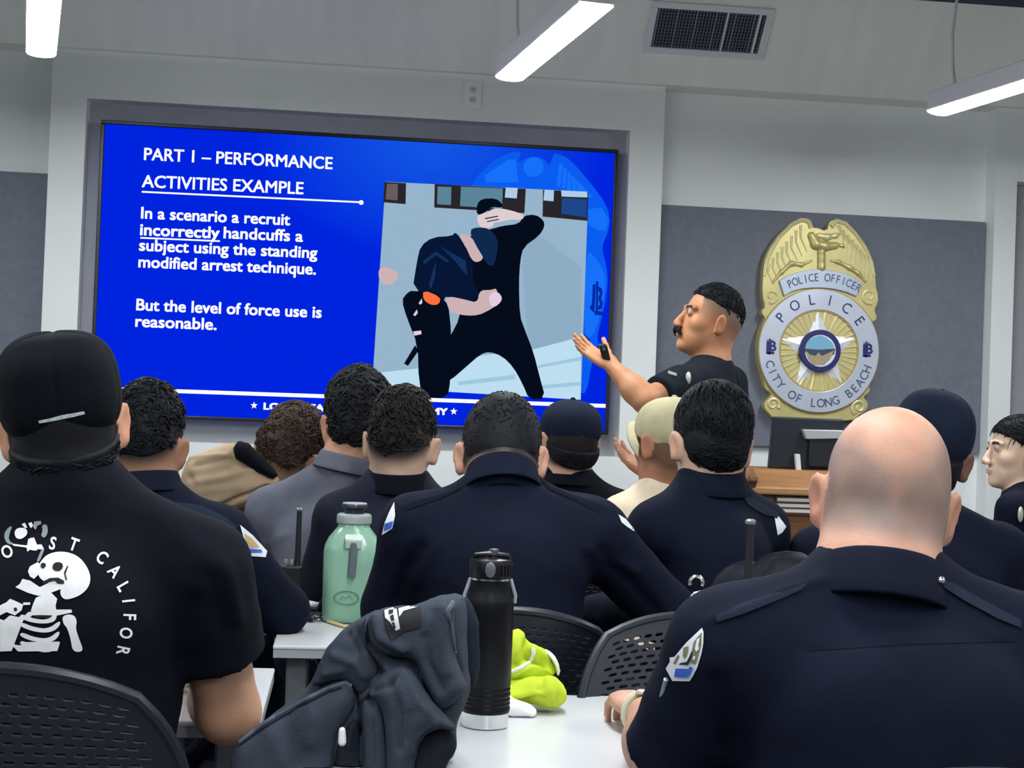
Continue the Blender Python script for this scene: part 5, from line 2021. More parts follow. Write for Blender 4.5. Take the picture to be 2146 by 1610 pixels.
seam(fb, J3([(10, 1462), (150, 1352), (330, 1245), (520, 1150), (620, 1118), (660, 1140)]), .0045, M_seam, 'zip_edge')
seam(fb, J3([(0, 1478), (150, 1372), (330, 1262), (520, 1166), (610, 1138)]), .0022, M_jackd, 'zip_edge')
seam(jb, J3([(1250, 640), (1215, 700), (1240, 800), (1258, 940), (1300, 1040), (1352, 1140)]), .004, M_seam, 'hood_seam')
decal('chest_patch', [J3([(842, 690), (1058, 650), (1062, 790), (960, 815), (890, 868), (860, 800)])], jb, M_patchk, jk, .0035)
M_pw2 = mat('patch_print', srgb(205, 208, 210), .7)
decal('patch_print', [J3([(848, 690), (918, 668), (922, 700), (940, 800), (915, 812), (880, 760), (852, 735)]), J3([(930, 680), (1050, 650), (1040, 672), (960, 695), (935, 730)])], jb, M_pw2, jk, .005)
decal('patch_mark', [J3([(872, 690), (900, 685), (900, 705), (875, 715)]), J3([(880, 725), (900, 715), (906, 750), (890, 755)]), J3([(890, 765), (905, 760), (915, 795), (905, 800)])], jb, M_patchk, jk, .0065)
pp_ = P(*J3([(603, 1430)])[0], dj - .098)
G = Field(pp_ - .03, pp_ + .03, .0016)
G.cap(pp_ + CU * .009, pp_ - CU * .007, .0048, .0058, .003)
vz, fz = G.mesh()
link('zip_pull', mesh_np('zip_pull', vz, fz), mat('zip_white', (.85, .86, .86), .35), jk)

# ------------------------------------------------------------------ black insulated bottle
M_bot = mat('bottle_black', srgb(4, 7, 15), .42, bump=.12, bscale=500, spec=.22)
M_lid = mat('bottle_lid', srgb(8, 10, 17), .35)
M_steel = mat('steel', (.72, .74, .76), .2, 1.0)
bb = onz(1016, 1522, .74)
bt = thing('insulated_bottle', 'black insulated water bottle with steel base standing on the near white table', 'water bottle', tuple(bb))
MB().lathe(bb, [(.034, 0), (.0375, .002), (.038, .006), (.038, .0245)], 40).build('base_band', M_steel, bt, smooth=True)
prof = [(.0385, .0245), (.0395, .027)]
for z in (.033, .040, .047, .056, .063):
    prof += [(.0395, z), (.0383, z + .0016), (.0383, z + .0032), (.0395, z + .0048)]
prof += [(.0395, .19), (.0392, .200), (.0375, .208), (.0345, .215), (.0325, .226), (.0318, .236)]
MB().lathe(bb, prof, 48).build('body', M_bot, bt, smooth=True)
MB().lathe(bb, [(.0312, .236), (.0335, .237), (.0335, .2405), (.0312, .2415)], 40).build('neck_ring', M_steel, bt, smooth=True)
lid = MB().lathe(bb, [(.030, .241), (.0335, .242), (.0342, .246), (.0342, .266), (.033, .270), (.020, .273), (.004, .2735)], 40).build('lid', M_lid, bt, smooth=True)
for i in range(7):
    a = -math.pi / 2 + math.radians(28 + i * 11)
    MB().box((0, 0, 0), (.001, .001, .001))
    c_ = bb + np.array([.0345 * math.cos(a), .0345 * math.sin(a), .254])
    MB().obox(c_, np.array([math.cos(a), math.sin(a), 0]) * .0015, np.array([-math.sin(a), math.cos(a), 0]) * .002, np.array([0, 0, .010])).build('grip_rib', M_lid, lid, bevel=.0008)
cp = bb + np.array([-.004, -.034, .256])
G = Field(cp - .03, cp + .03, .0014)
G.ell(cp, (.0085, .004, .013), rz(-6), .003)
vz, fz = G.mesh()
link('latch', mesh_np('latch', vz, fz), mat('latch_grey', srgb(92, 98, 104), .35), lid)
MB().tube([bb + np.array([-.030, 0, .268]), bb + np.array([-.026, -.004, .276]), bb + np.array([0, -.006, .279]), bb + np.array([.027, -.004, .276]), bb + np.array([.033, 0, .262])], .0045, 8).build('carry_loop', M_lid, lid, smooth=True)
MB().lathe(bb + np.array([.004, 0, 0]), [(.010, .272), (.010, .283), (.008, .286), (.002, .287)], 20).build('spout_cap', M_lid, lid, smooth=True)
for sx in (-1, 1):
    q = [bb + np.array([sx * .0325, -.004, .239]), bb + np.array([sx * .0365, -.004, .226]), bb + np.array([sx * .0412, -.004, .212]), bb + np.array([sx * .0405, -.004, .200])]
    MB().tube(q, .0032, 8).build('strap', mat('strap_highlight_grey', srgb(170, 176, 180), .35, .3), bt, smooth=True)  # pale grey puts the white highlights at the neck sides into the strap colour

# ------------------------------------------------------------------ green jug
def translucent(name, col, fac, rough=.2):
    m = bpy.data.materials.new(name)
    m.use_nodes = True
    nt = m.node_tree
    b = nt.nodes['Principled BSDF']
    b.inputs['Base Color'].default_value = (*col, 1)
    b.inputs['Roughness'].default_value = rough
    tr = nt.nodes.new('ShaderNodeBsdfTransparent')
    tr.inputs[0].default_value = (.72, .95, .84, 1)
    mx = nt.nodes.new('ShaderNodeMixShader')
    mx.inputs[0].default_value = fac
    nt.links.new(tr.outputs[0], mx.inputs[1])
    nt.links.new(b.outputs[0], mx.inputs[2])
    nt.links.new(mx.outputs[0], nt.nodes['Material Output'].inputs[0])
    return m


M_jug = translucent('jug_green', srgb(176, 222, 196), .62)
M_water = translucent('jug_water', srgb(150, 200, 166), .6)
jb_ = onz(734, 1300, .741)
ju = thing('green_jug', 'translucent green water jug with grey lid, half full, on the left table', 'water jug', tuple(jb_))
SQ = None


def sqlathe(c, prof, n=40, p=4.0):
    v, f = [], []
    for r, z in prof:
        for k in range(n):
            a = 2 * math.pi * (k + .5) / n
            q = (abs(math.cos(a)) ** p + abs(math.sin(a)) ** p) ** (-1 / p)
            pw = 1 if r < .045 else 0
            rr_ = r * (1 + (q - 1) * min(1, max(0, (r - .036) / .02)))
            v.append(np.asarray(c) + np.array([rr_ * math.cos(a), rr_ * math.sin(a), z]))
    for i in range(len(prof) - 1):
        for k in range(n):
            f.append((i * n + k, i * n + (k + 1) % n, (i + 1) * n + (k + 1) % n, (i + 1) * n + k))
    f.append(tuple(range(n - 1, -1, -1)))
    f.append(tuple((len(prof) - 1) * n + k for k in range(n)))
    return v, f


v, f = sqlathe(jb_, [(.056, 0), (.064, .004), (.067, .012), (.0685, .10), (.069, .165), (.067, .178), (.058, .196), (.044, .214), (.038, .222), (.037, .236)])
MB().add(v, f).build('body', M_jug, ju, smooth=True)
v, f = sqlathe(jb_, [(.052, .006), (.060, .012), (.0625, .06), (.0635, .108)])
MB().add(v, f).build('water', M_water, ju, smooth=True)
MB().lathe(jb_, [(.039, .229), (.0415, .231), (.0415, .246), (.0395, .251), (.036, .253)], 36).build('neck_collar', mat('jug_grey', srgb(150, 162, 160), .4), ju, smooth=True)
jl = MB().lathe(jb_, [(.024, .253), (.024, .264), (.0305, .267), (.0305, .274), (.029, .276)], 36).build('lid', mat('jug_lid', srgb(40, 46, 56), .35), ju, smooth=True)
MB().lathe(jb_, [(.029, .2755), (.0285, .2785), (.02, .279)], 36).build('lid_top', mat('jug_lid_top', srgb(190, 198, 200), .3), jl, smooth=True)
hx = jb_ + np.array([0.0, -.066, 0])
MB().tube([hx + np.array([0, .012, .196]), hx + np.array([0, -.006, .186]), hx + np.array([0, -.008, .150]), hx + np.array([-.002, -.008, .112])], .0095, 8).build('handle', mat('jug_strap', srgb(96, 106, 112), .5), ju, smooth=True)
MB().obox(hx + np.array([0, -.001, .192]), np.array([.020, 0, 0]), np.array([0, .010, .006]), np.array([0, -.004, .012])).build('handle_mount', mat('jug_mount', srgb(206, 224, 214), .3), ju, bevel=.004)
em = MB()
ec = jb_ + np.array([-.012, -.0705, .062])
em.tube([ec + np.array([.028 * math.cos(a), 0, .0155 * math.sin(a)]) for a in np.linspace(0, 2 * math.pi, 32, endpoint=False)], .0014, 6, closed=True)
em.tube([ec + np.array([x, 0, z]) for x, z in ((-.016, -.004), (-.008, .003), (-.002, -.002), (.006, .005), (.016, -.003))], .001, 6)
em.build('emblem', mat('jug_emblem', srgb(92, 130, 110), .5), ju, smooth=True)

# ------------------------------------------------------------------ two-way radios
M_radio = mat('radio_black', srgb(18, 22, 28), .5)
M_radiog = mat('radio_grey', srgb(120, 126, 130), .4, .3)


def radio(base, label, hb=.145, ant=.125, w_=.030, knob=True, ax=.012, lean=0.0):
    b = np.asarray(base, float)
    t = thing('handheld_radio', label, 'radio', tuple(b), 'handheld two-way radios')
    MB().obox(b + np.array([0, 0, hb / 2]), np.array([w_, 0, 0]), np.array([0, .018, 0]), np.array([0, 0, hb / 2])).build('case', M_radio, t, bevel=.006)
    if ant:
        a0 = b + np.array([ax, 0, hb])
        MB().tube([a0, a0 + np.array([0, 0, .012]), a0 + np.array([lean * .4, 0, ant * .5]), a0 + np.array([lean, 0, ant])], [.0085, .0075, .0068, .0062], 12).build('antenna', M_radio, t, smooth=True)
        MB().lathe(a0 + np.array([lean, 0, ant - .004]), [(.0055, 0), (.0085, .002), (.0085, .006), (.005, .009)], 14).build('antenna_tip', M_radiog, t, smooth=True)
    for dx in ((-.016, -.002) if knob else ()):
        MB().lathe(b + np.array([dx, 0, hb]), [(.006, 0), (.006, .012), (.0045, .014)], 14).build('knob', M_radiog, t, smooth=True)
    return t


rb = onz(607, 1290, .741)
radio((rb[0], rb[1] + .05, .741), 'handheld radio with tall antenna standing on the left table by the jug', hb=.115, ant=.135, w_=.024)
rb = P(1573, 1088, 2.32)
radio((rb[0] - .012, rb[1], .741), 'handheld radio whose thin antenna rises behind the bald man\'s shoulder', hb=.145, ant=rb[2] - .741 - .145 - .005, w_=.030)
rb = P(1458, 1262, 2.4)
r3 = radio((rb[0], rb[1], .741), 'handheld radio with chrome knobs beside the bald man\'s sleeve', hb=rb[2] - .741, ant=0, w_=.0135, knob=False)
ch = MB()
q = rb + np.array([0, 0, .016])
ch.tube([q + np.array([.011 * math.cos(a), 0, .016 + .010 * math.sin(a)]) for a in np.linspace(-.6, 3.6, 14)], .0028, 8)
ch.build('clip_ring', M_steel, r3, smooth=True)
MB().tube([rb + np.array([-.012, 0, 0]), rb + np.array([-.002, -.002, .014]), rb + np.array([.008, 0, .016])], .0032, 8).build('clip', M_steel, r3, smooth=True)
MB().obox(rb + np.array([-.018, -.004, -.03]), np.array([.0028, 0, 0]), np.array([0, .003, 0]), np.array([0, 0, .008])).build('side_button', mat('radio_white', (.85, .86, .87), .35), r3, bevel=.001)
MB().obox(rb + np.array([-.0165, -.004, -.072]), np.array([.0025, 0, 0]), np.array([0, .003, 0]), np.array([0, 0, .004])).build('side_button', MATS['radio_white'], r3, bevel=.001)

# ------------------------------------------------------------------ small things on the tables
kc = onz(665, 1300, .741)
ky = thing('key_bunch', 'bunch of keys and black fobs lying on the left table', 'keys', tuple(kc))
rs = np.random.RandomState(4)
MB().tube([kc + np.array([.016 * math.cos(a), .016 * math.sin(a), .004]) for a in np.linspace(0, 2 * math.pi, 18, endpoint=False)], .0016, 6, closed=True).build('key_ring', M_steel, ky, smooth=True)
for i in range(5):
    a = rs.rand() * 6.3
    dv = np.array([math.cos(a), math.sin(a), 0])
    sv_ = np.array([-dv[1], dv[0], 0])
    c_ = kc + dv * .034 + np.array([0, 0, .003 + .003 * i])
    MB().obox(c_, dv * .014, sv_ * .0035, np.array([0, 0, .001])).obox(c_ - dv * .014, dv * .009, sv_ * .009, np.array([0, 0, .0012])).build('key', M_steel, ky)
for dx, dy in ((-.035, -.02), (.02, .01), (-.012, .02)):
    c_ = kc + np.array([dx, dy, .009])
    MB().obox(c_, np.array([.022, .006, 0]), np.array([-.004, .012, 0]), np.array([0, 0, .007])).build('fob', M_radio, ky, bevel=.003)
ts = onz(652, 1277, .741)
v = None
G = Field(ts - .06, ts + .06, .003)
rs = np.random.RandomState(8)
for i in range(9):
    a = ts + np.array([rs.uniform(-.03, .04), rs.uniform(-.012, .012), .010])
    G.ell(a, (rs.uniform(.008, .016), .012, rs.uniform(.008, .012)), None, .006)
G.half(ts, (0, 0, -1))
v, f = G.mesh()
v = v + vnormals(v, f) * (.002 * wob(v, 140, 4))[:, None]
tag(link('paper_tissue', mesh_np('paper_tissue', v, f), mat('tissue', (.85, .86, .87), .9), None), 'crumpled white tissue lying beside the keys at the foot of the green jug', 'tissue')
pc0, pc1 = onz(687, 1302, .745), onz(738, 1318, .745)
pn = thing('pencil', 'yellow pencil lying on the left table at the foot of the jug', 'pencil', tuple((pc0 + pc1) / 2))
MB().tube([pc0, pc0 + (pc1 - pc0) * .9], .0038, 6).build('shaft', mat('pencil_yellow', srgb(226, 200, 140), .5), pn)
MB().tube([pc0 + (pc1 - pc0) * .9, pc1], [.0038, .0006], 6).build('tip', mat('pencil_wood', srgb(232, 214, 180), .6), pn)

# ------------------------------------------------------------------ yellow safety vest and white tissue on the near table
M_hivis = mat('hivis_yellow', srgb(190, 212, 44), .8, bump=.3, bscale=300, var=.12, vscale=18)
M_refl = mat('hivis_trim', srgb(226, 234, 210), .5)
dv_ = 2.55
vs_ = thing('safety_vest', 'bunched fluorescent yellow safety vest on the near table beside the bottle', 'safety vest', tuple(onz(1120, 1478, .74)))
N6 = lambda pts: [(1020 + x / 4.127, 1220 + y / 4.127) for x, y in pts]
cr1 = [(N6([(235, 720), (320, 690), (360, 630), (345, 540)]), .008, -.012), (N6([(250, 790), (400, 740), (450, 640)]), .007, .006), (N6([(300, 460), (290, 560), (250, 640)]), .012, .005), (N6([(410, 560), (540, 640), (560, 760)]), .008, .007),
       (N6([(430, 690), (530, 720)]), .022, -.022), (N6([(390, 600), (420, 680)]), .01, -.008)]
v, f = inflate(N6(chaikin([(120, 470), (215, 405), (290, 390), (325, 420), (345, 500), (410, 545), (500, 580), (570, 650), (610, 760), (590, 820), (480, 850), (300, 860), (120, 860)], 1)), dv_, .035, .035, h=.004, noise=(.0025, 45, 6), creases=cr1)
link('upper_fold', mesh_np('upper_fold', v, f), M_hivis, vs_)
ub = bvh_of(v, f)
cr2 = [(N6([(330, 1030), (450, 1000), (540, 990)]), .008, -.006), (N6([(470, 850), (460, 920)]), .006, -.008), (N6([(540, 850), (560, 960), (520, 1050)]), .012, .005), (N6([(300, 880), (420, 850), (520, 860)]), .012, .005),
       (N6([(510, 1040), (580, 1060), (640, 1000)]), .01, -.006)]
v, f = inflate(N6(chaikin([(120, 860), (290, 840), (360, 800), (520, 790), (620, 820), (680, 900), (706, 970), (690, 1030), (640, 1080), (580, 1100), (480, 1080), (330, 1050), (120, 1060)], 1)), dv_ - .02, .05, .045, h=.004, noise=(.003, 40, 16), creases=cr2)
link('lower_fold', mesh_np('lower_fold', v, f), M_hivis, vs_)
seam(ub, N6([(215, 775), (300, 740), (380, 690), (405, 620), (395, 560)]), .004, M_refl, 'trim', parent=vs_)
v, f = inflate(N6(chaikin([(470, 570), (540, 590), (610, 660), (640, 760), (635, 810), (600, 815), (590, 740), (550, 660)], 1)), dv_ + .004, .03, .02, h=.003)
link('trim_band', mesh_np('trim_band', v, f), M_refl, vs_)
wt = onz(1080, 1500, .741)
G = Field(wt - .07, wt + .07, .003)
for dx, dz, rr_ in ((-.03, .016, .022), (-.008, .013, .02), (.012, .009, .016), (-.022, .028, .014), (.026, .006, .009)):
    G.ell(wt + np.array([dx, .0, dz]), (rr_, .016, rr_ * .8), None, .01)
G.half(wt, (0, 0, -1))
v, f = G.mesh()
v = v + vnormals(v, f) * (.0018 * wob(v, 110, 4))[:, None]
tag(link('paper_tissue', mesh_np('paper_tissue', v, f), MATS['tissue'], None), 'crumpled white tissue on the near table between bottle and yellow vest', 'tissue')

# ------------------------------------------------------------------ black backpack behind the bald man
db = 3.12
bj = thing('black_backpack', 'black backpack hung on the chair of the officer with combed black hair', 'backpack', tuple(P(1620, 1400, db) * np.array([1, 1, 0]) + np.array([0, 0, .40])))
M_pack = cloth('black_pack_cloth', srgb(15, 19, 29), rough=.55)
v, f = inflate(chaikin([(1540, 1240), (1550, 1208), (1592, 1172), (1625, 1158), (1665, 1155), (1700, 1166), (1725, 1190), (1740, 1260), (1736, 1640), (1545, 1640), (1538, 1300)], 1), db, .06, .05, h=.006, noise=(.003, 25, 4),
               creases=[([(1582, 1212), (1605, 1190), (1622, 1168)], .010, -.006), ([(1560, 1215), (1590, 1185)], .008, .004), ([(1580, 1250), (1660, 1200), (1700, 1178)], .018, .005), ([(1620, 1165), (1680, 1162)], .006, .004)])
link('main_pocket', mesh_np('main_pocket', v, f), M_pack, bj)
v, f = inflate(chaikin([(1478, 1300), (1482, 1240), (1510, 1196), (1552, 1174), (1590, 1176), (1600, 1220), (1600, 1600), (1486, 1600), (1476, 1440)], 1), db + .02, .05, .05, h=.006, noise=(.002, 25, 4))
link('side_pocket', mesh_np('side_pocket', v, f), M_pack, bj)
MB().obox(P(1541, 1248, db - .06), CR * .0022, CF * .002, CU * .015).build('zip_end', M_refl, bj, bevel=.001)

# ------------------------------------------------------------------ instructor's remote and badges, watches, pens
rp = P(1268, 742, 4.965)
rc_ = thing('remote_control', 'black slide clicker held in the instructor\'s open hand', 'remote', tuple(rp))
MB().obox(rp, np.array([.014, 0, 0]), np.array([0, .010, .004]), np.array([-.012, -.012, .032])).build('case', M_radio, rc_, bevel=.005)
MB().obox(rp + np.array([-.008, -.016, .016]), np.array([.005, 0, 0]), np.array([0, .002, .001]), np.array([-.002, -.002, .005])).build('button', M_radiog, rc_, bevel=.001)
# ------------------------------------------------------------------ prints, patches, badges and seams on clothing
R0 = lambda pts: [(x / 2.875, 1050 + y / 2.875) for x, y in pts]
M_print = mat('tee_print', srgb(226, 228, 228), .8, var=.05, vscale=60)
M_printg = mat('tee_print_grey', srgb(130, 140, 142), .8)
M_printk = mat('tee_print_black', srgb(8, 10, 14), .85)


def letters_on(bvh, items, m, parent, name, size, off=.002):
    bm = bmesh.new()
    for ch, cx_, cy_, ang, sx in items:
        v, f = glyphs(ch, .022)
        s_ = size / capheight()
        mid = (v.max(0) + v.min(0)) / 2
        a = math.radians(ang)
        vs = []
        for p in v:
            x, y = (p[0] - mid[0]) * s_ * sx, -(p[1] - mid[1]) * s_
            vs.append(bm.verts.new((cx_ + x * math.cos(a) - y * math.sin(a), cy_ + x * math.sin(a) + y * math.cos(a), 0)))
        for q in f:
            try:
                bm.faces.new([vs[i] for i in q])
            except ValueError:
                pass
    return _lay(name, bm, bvh, m, parent, off, 12.0)


its = []
for ch, x, y, ang in (('C', -75, 395, -52), ('O', 42, 305, -22), ('A', 190, 262, -4), ('S', 318, 255, 12), ('T', 445, 262, 20), ('C', 615, 340, 38), ('A', 692, 422, 48), ('L', 745, 517, 60), ('I', 775, 602, 84),
                      ('F', 782, 700, 92), ('O', 760, 797, 100), ('R', 742, 905, 102)):
    q = R0([(x, y)])[0]
    its.append((ch, q[0], q[1], ang, .8))
letters_on(pA.bvh, its, M_print, pA.root, 'tee_lettering', 25.5)
skull = chaikin([(245, 365), (280, 325), (340, 305), (410, 308), (475, 335), (525, 395), (548, 460), (535, 520), (490, 565), (430, 590), (385, 595), (360, 560), (370, 520), (320, 500), (265, 485), (235, 460), (220, 410)], 2)
jaw_ = [(135, 470), (180, 480), (240, 520), (320, 480), (330, 505), (372, 505), (370, 530), (290, 560), (230, 572), (170, 555), (92, 520), (120, 500)]
snout = [(180, 395), (225, 370), (250, 385), (235, 440), (205, 470), (180, 455), (168, 425)]
neck_ = [(215, 585), (300, 545), (345, 590), (335, 630), (340, 670), (260, 680), (185, 665), (200, 620)]
decal('skeleton_print', [R0(skull), R0(jaw_), R0(snout), R0(neck_)], pA.bvh, M_print, pA.root, .002, 8)
eyes = [chaikin([(318, 380), (345, 366), (378, 375), (380, 405), (355, 425), (315, 415)]), chaikin([(245, 375), (270, 372), (280, 390), (260, 410), (245, 400)]), [(250, 490), (300, 465), (350, 462), (385, 480), (385, 500), (345, 498), (330, 480), (290, 490), (265, 500)],
        [(385, 430), (405, 390), (412, 392), (395, 440), (405, 480), (395, 475)]]
decal('skeleton_black_print', [R0(e) for e in eyes], pA.bvh, M_printk, pA.root, .0034, 8)  # black print for the eye holes and gaps of the skull
ribs = []
for y0, y1, x1 in ((690, 700, 345), (740, 755, 365), (800, 815, 360), (850, 875, 362)):
    ribs.append(R0(chaikin([(130, y0 - 10), (200, y0 + 20), (290, y1 + 18), (x1 - 5, y1 - 35), (x1, y1 - 10), (330, y1 + 28), (270, y1 + 42), (180, y0 + 42), (115, y0 + 12)])))
ribs.append(R0([(0, 740), (60, 690), (110, 700), (150, 690), (170, 670), (340, 655), (430, 655), (435, 672), (350, 690), (200, 690), (140, 720), (110, 800), (70, 905), (0, 908)]))
ribs.append(R0([(60, 860), (110, 870), (200, 900), (345, 860), (360, 860), (345, 905), (110, 908)]))
ribs.append(R0(chaikin([(375, 690), (440, 682), (465, 720), (455, 770), (480, 840), (506, 908), (438, 912), (425, 830), (405, 765), (380, 740)])))
ribs.append(R0([(-20, 640), (40, 610), (60, 590), (85, 600), (140, 625), (130, 660), (90, 690), (40, 670), (0, 690), (-30, 690)]))
ribs.append(R0([(140, 612), (182, 612), (182, 626), (140, 628)]))
ribs += [R0([(-40, 700), (25, 720), (30, 740), (-40, 730)]), R0([(-40, 755), (15, 775), (12, 795), (-40, 785)])]
decal('skeleton_print', ribs, pA.bvh, M_print, pA.root, .002, 8)
decal('skeleton_black_print', [R0(chaikin([(80, 645), (100, 640), (104, 660), (88, 668)])), R0([(190, 690), (240, 688), (310, 690), (300, 705), (220, 706)])], pA.bvh, M_printk, pA.root, .0034, 8)  # black print for the gaps in the bones
hand_ = [R0(chaikin([(25, 195), (50, 160), (75, 150), (60, 190), (50, 235), (90, 265), (50, 262), (28, 235)], 1)), R0(chaikin([(85, 185), (110, 160), (160, 165), (168, 200), (130, 232), (95, 225)])), R0([(130, 140), (150, 132), (165, 160), (150, 165)]), R0([(170, 135), (190, 128), (200, 150), (185, 165)]),
         R0([(205, 125), (245, 120), (250, 138), (225, 150), (215, 175), (200, 160)]), R0(chaikin([(250, 145), (285, 140), (290, 190), (270, 225), (245, 210), (258, 180)])), R0([(170, 230), (205, 220), (230, 280), (205, 300), (195, 270), (160, 290)]), R0([(75, 258), (150, 268), (250, 262), (265, 290), (230, 292), (150, 280), (80, 270)]),
         R0([(250, 290), (268, 292), (245, 350), (230, 370), (222, 360)])]
decal('skeleton_hand', hand_[1:4] + hand_[6:8], pA.bvh, M_print, pA.root, .0024, 8)
decal('skeleton_hand', [hand_[0], hand_[4], hand_[5], hand_[8]], pA.bvh, M_printg, pA.root, .0024, 8)
# stitched strip on the back of the cap
strip = [(80, 882), (105, 877), (130, 870), (155, 866), (176, 862), (178, 868), (155, 874), (130, 879), (105, 884), (82, 888)]
co = [c for c in pA.root.children if c.name.startswith('cap')][0]
decal('stitched_label', [strip], pA.cap_bvh, mat('label_grey', srgb(196, 204, 206), .7, var=.3, vscale=300), co, .002, 6)


def patch(p, outer, parts, name='sleeve_patch'):
    o = decal(name, [outer], p.bvh, M_patchw, p.root, .0022, 7)
    if o is None:
        return
    for k, (m, polys) in enumerate(parts):
        decal('patch_motif', polys, p.bvh, m, o, .0036 + .001 * k, 6)


K8 = lambda pts: [(1380 + x / 6.707, 1280 + y / 6.707) for x, y in pts]
patch(pK, K8([(612, 240), (632, 300), (630, 460), (605, 600), (545, 800), (480, 930), (435, 995), (195, 990), (100, 815), (160, 720), (155, 660), (225, 650), (330, 520), (390, 450)]),
      [(M_patchgr, [K8([(540, 380), (610, 300), (600, 480), (560, 640), (520, 760), (440, 730), (470, 560), (490, 450)]), K8([(350, 520), (420, 500), (410, 600), (370, 680), (340, 640)]), K8([(270, 620), (295, 640), (235, 760), (205, 740)])]),
       (M_patchk, [K8([(470, 560), (478, 610), (450, 690), (415, 765), (280, 762), (300, 740), (395, 720), (430, 650)])]),
       (M_patchw, [K8([(540, 400), (580, 380), (560, 480), (570, 540), (530, 580), (510, 540)]), K8([(490, 640), (520, 650), (500, 700), (480, 680)])]),
       (M_patchb, [K8([(240, 815), (420, 820), (440, 780), (485, 815), (450, 900), (405, 940), (215, 935), (228, 870)])])])
patch(pB, [(503, 1100), (530, 1122), (560, 1155), (557, 1168), (528, 1166), (516, 1146)], [(M_patchg, [[(512, 1118), (528, 1128), (545, 1148), (526, 1148), (518, 1136)]]), (M_patchb, [[(522, 1150), (548, 1152), (550, 1158), (526, 1158)]])])
patch(pF, [(826, 1052), (828, 1080), (822, 1108), (800, 1122), (806, 1096), (815, 1074)], [(M_patchb, [[(806, 1098), (824, 1092), (820, 1107), (804, 1114)]])])
patch(pF, [(1296, 1078), (1312, 1088), (1328, 1108), (1330, 1114), (1314, 1104), (1303, 1095)], [])
patch(pI, [(1622, 1076), (1632, 1082), (1648, 1104), (1640, 1116), (1630, 1122), (1626, 1100)], [])
# stitched seams
M_seamn = cloth('seam_navy', srgb(3, 6, 14))


def seamline(p, pts, w_=2.2):
    for a, b in zip(pts[:-1], pts[1:]):
        d = np.array([b[0] - a[0], b[1] - a[1]], float)
        n = np.array([-d[1], d[0]]) / np.linalg.norm(d) * w_ / 2
        decal('seam', [[(a[0] + n[0], a[1] + n[1]), (b[0] + n[0], b[1] + n[1]), (b[0] - n[0], b[1] - n[1]), (a[0] - n[0], a[1] - n[1])]], p.bvh, M_seamn, p.root, .0015, 9)


seamline(pF, [(988, 985), (968, 1022), (930, 1042), (850, 1070)])
seamline(pF, [(1116, 985), (1150, 1025), (1200, 1046), (1266, 1080)])
seamline(pK, [(1690, 1364), (1900, 1350), (2130, 1344)], 1.8)
# shoulder straps
def strap(p, poly, button=None, m=None):
    decal('shoulder_strap', [poly], p.bvh, m or M_strap, p.root, .006, 8)
    if button:
        q = hit(p.bvh, *button)
        if q is not None:
            n_ = (CAMP - q) / np.linalg.norm(CAMP - q)
            G = Field(q - .02, q + .02, .0015)
            G.ell(q + n_ * .008, (.0055, .0055, .0055))
            v_, f_ = G.mesh()
            link('strap_button', mesh_np('strap_button', v_, f_), M_pin, p.root)


M_strap = cloth('strap_navy', srgb(30, 38, 54), bump=.4)
strap(pK, [(1500, 1290), (1560, 1262), (1608, 1246), (1650, 1238), (1690, 1222), (1680, 1236), (1620, 1262), (1560, 1286), (1502, 1304)])
strap(pK, [(1972, 1216), (2000, 1222), (2040, 1246), (2100, 1278), (2140, 1300), (2140, 1316), (2090, 1296), (2020, 1258), (1980, 1232)], (1972, 1217))
strap(pI, [(1556, 1040), (1580, 1044), (1610, 1062), (1632, 1074), (1630, 1086), (1600, 1078), (1570, 1060)])
strap(pB, [(365, 1052), (420, 1058), (470, 1082), (500, 1104), (488, 1110), (440, 1084), (390, 1068)])
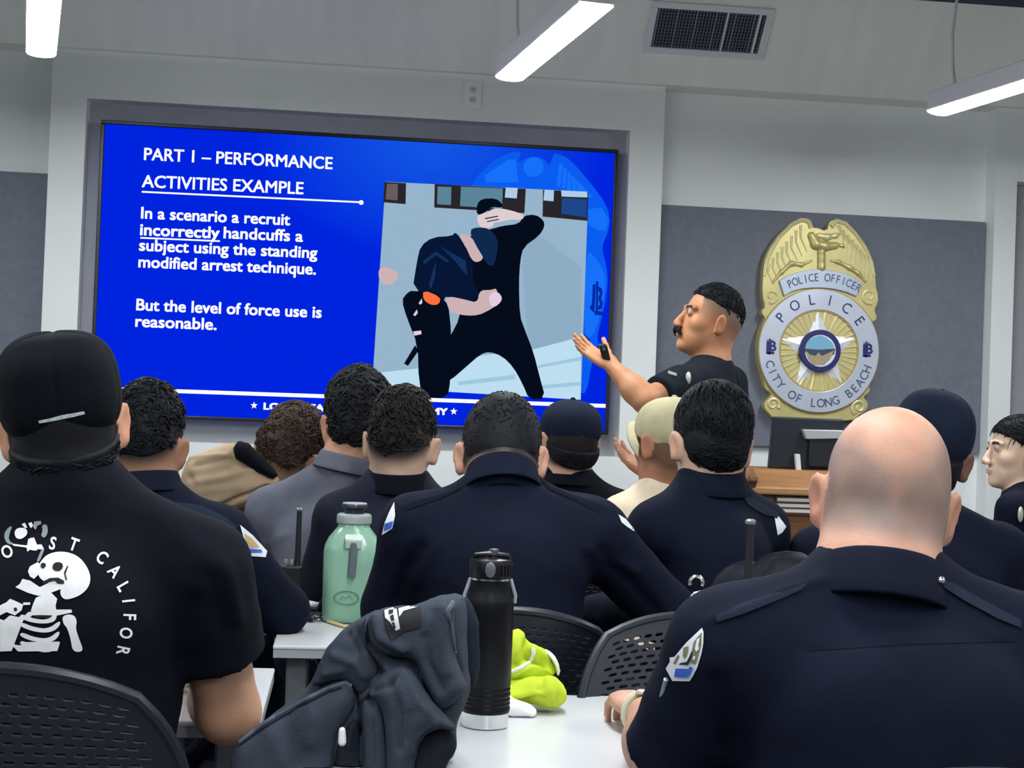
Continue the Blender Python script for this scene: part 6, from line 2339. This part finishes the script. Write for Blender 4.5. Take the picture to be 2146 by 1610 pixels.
# instructor's badge and name tag
bq = hit(pJ.bvh, 1444, 793)
if bq is not None:
    G = Field(bq - .04, bq + .04, .002)
    G.ell(bq + np.array([-.004, -.006, 0]), (.010, .006, .022), rz(-30), .004)
    v, f = G.mesh()
    link('chest_badge', mesh_np('chest_badge', v, f), mat('badge_pin', srgb(206, 206, 190), .35, .5), pJ.root)
bq = hit(pJ.bvh, 1411, 783)
if bq is not None:
    MB().obox(bq + np.array([-.004, -.004, 0]), np.array([.013, -.006, -.004]), np.array([.002, .003, 0]), np.array([0, 0, .005])).build('name_tag', MATS['badge_pin'], pJ.root, bevel=.001)
bq = hit(pM.bvh, 2137, 1078)
if bq is not None:
    G = Field(bq - .05, bq + .05, .0025)
    G.ell(bq + np.array([0, -.006, 0]), (.010, .006, .026), None, .004)
    v, f = G.mesh()
    link('chest_badge', mesh_np('chest_badge', v, f), MATS['badge_pin'], pM.root)
# the bald man's watch
wq = pK.wrL
dd = (pK.wrL - pK.elL) / np.linalg.norm(pK.wrL - pK.elL)
e1_ = np.cross(dd, [0, 0, 1.0])
e1_ /= np.linalg.norm(e1_)
e2_ = np.cross(e1_, dd)
wc = wq - dd * .02
wt_ = thing('wristwatch', 'wristwatch with a pale strap on the bald man\'s left wrist', 'watch', tuple(wc))
MB().tube([wc + .0335 * (math.cos(a) * e1_ + math.sin(a) * e2_) for a in np.linspace(0, 2 * math.pi, 28, endpoint=False)], .006, 8, closed=True).build('strap', mat('watch_strap', srgb(196, 196, 170), .5), wt_, smooth=True)
wf = wc + e2_ * .036
MB().obox(wf, e1_ * .017, dd * .017, e2_ * .005).build('case', M_steel, wt_, bevel=.004)
MB().obox(wf + e2_ * .0052, e1_ * .013, dd * .013, e2_ * .0008).build('dial', mat('watch_dial', srgb(30, 34, 40), .2), wt_)
# pen in his sleeve pocket
pa_, pb_ = P(1396, 1424, 1.84), P(1377, 1500, 1.88)
pe_ = thing('pen', 'silver pen clipped to the bald man\'s sleeve', 'pen', tuple(pb_))
MB().tube([pa_, pb_], .0034, 8).build('barrel', mat('pen_silver', srgb(170, 180, 188), .3, .6), pe_, smooth=True)
MB().tube([pb_, pb_ + (pb_ - pa_) * .12], [.0034, .001], 8).build('tip', M_pin, pe_, smooth=True)
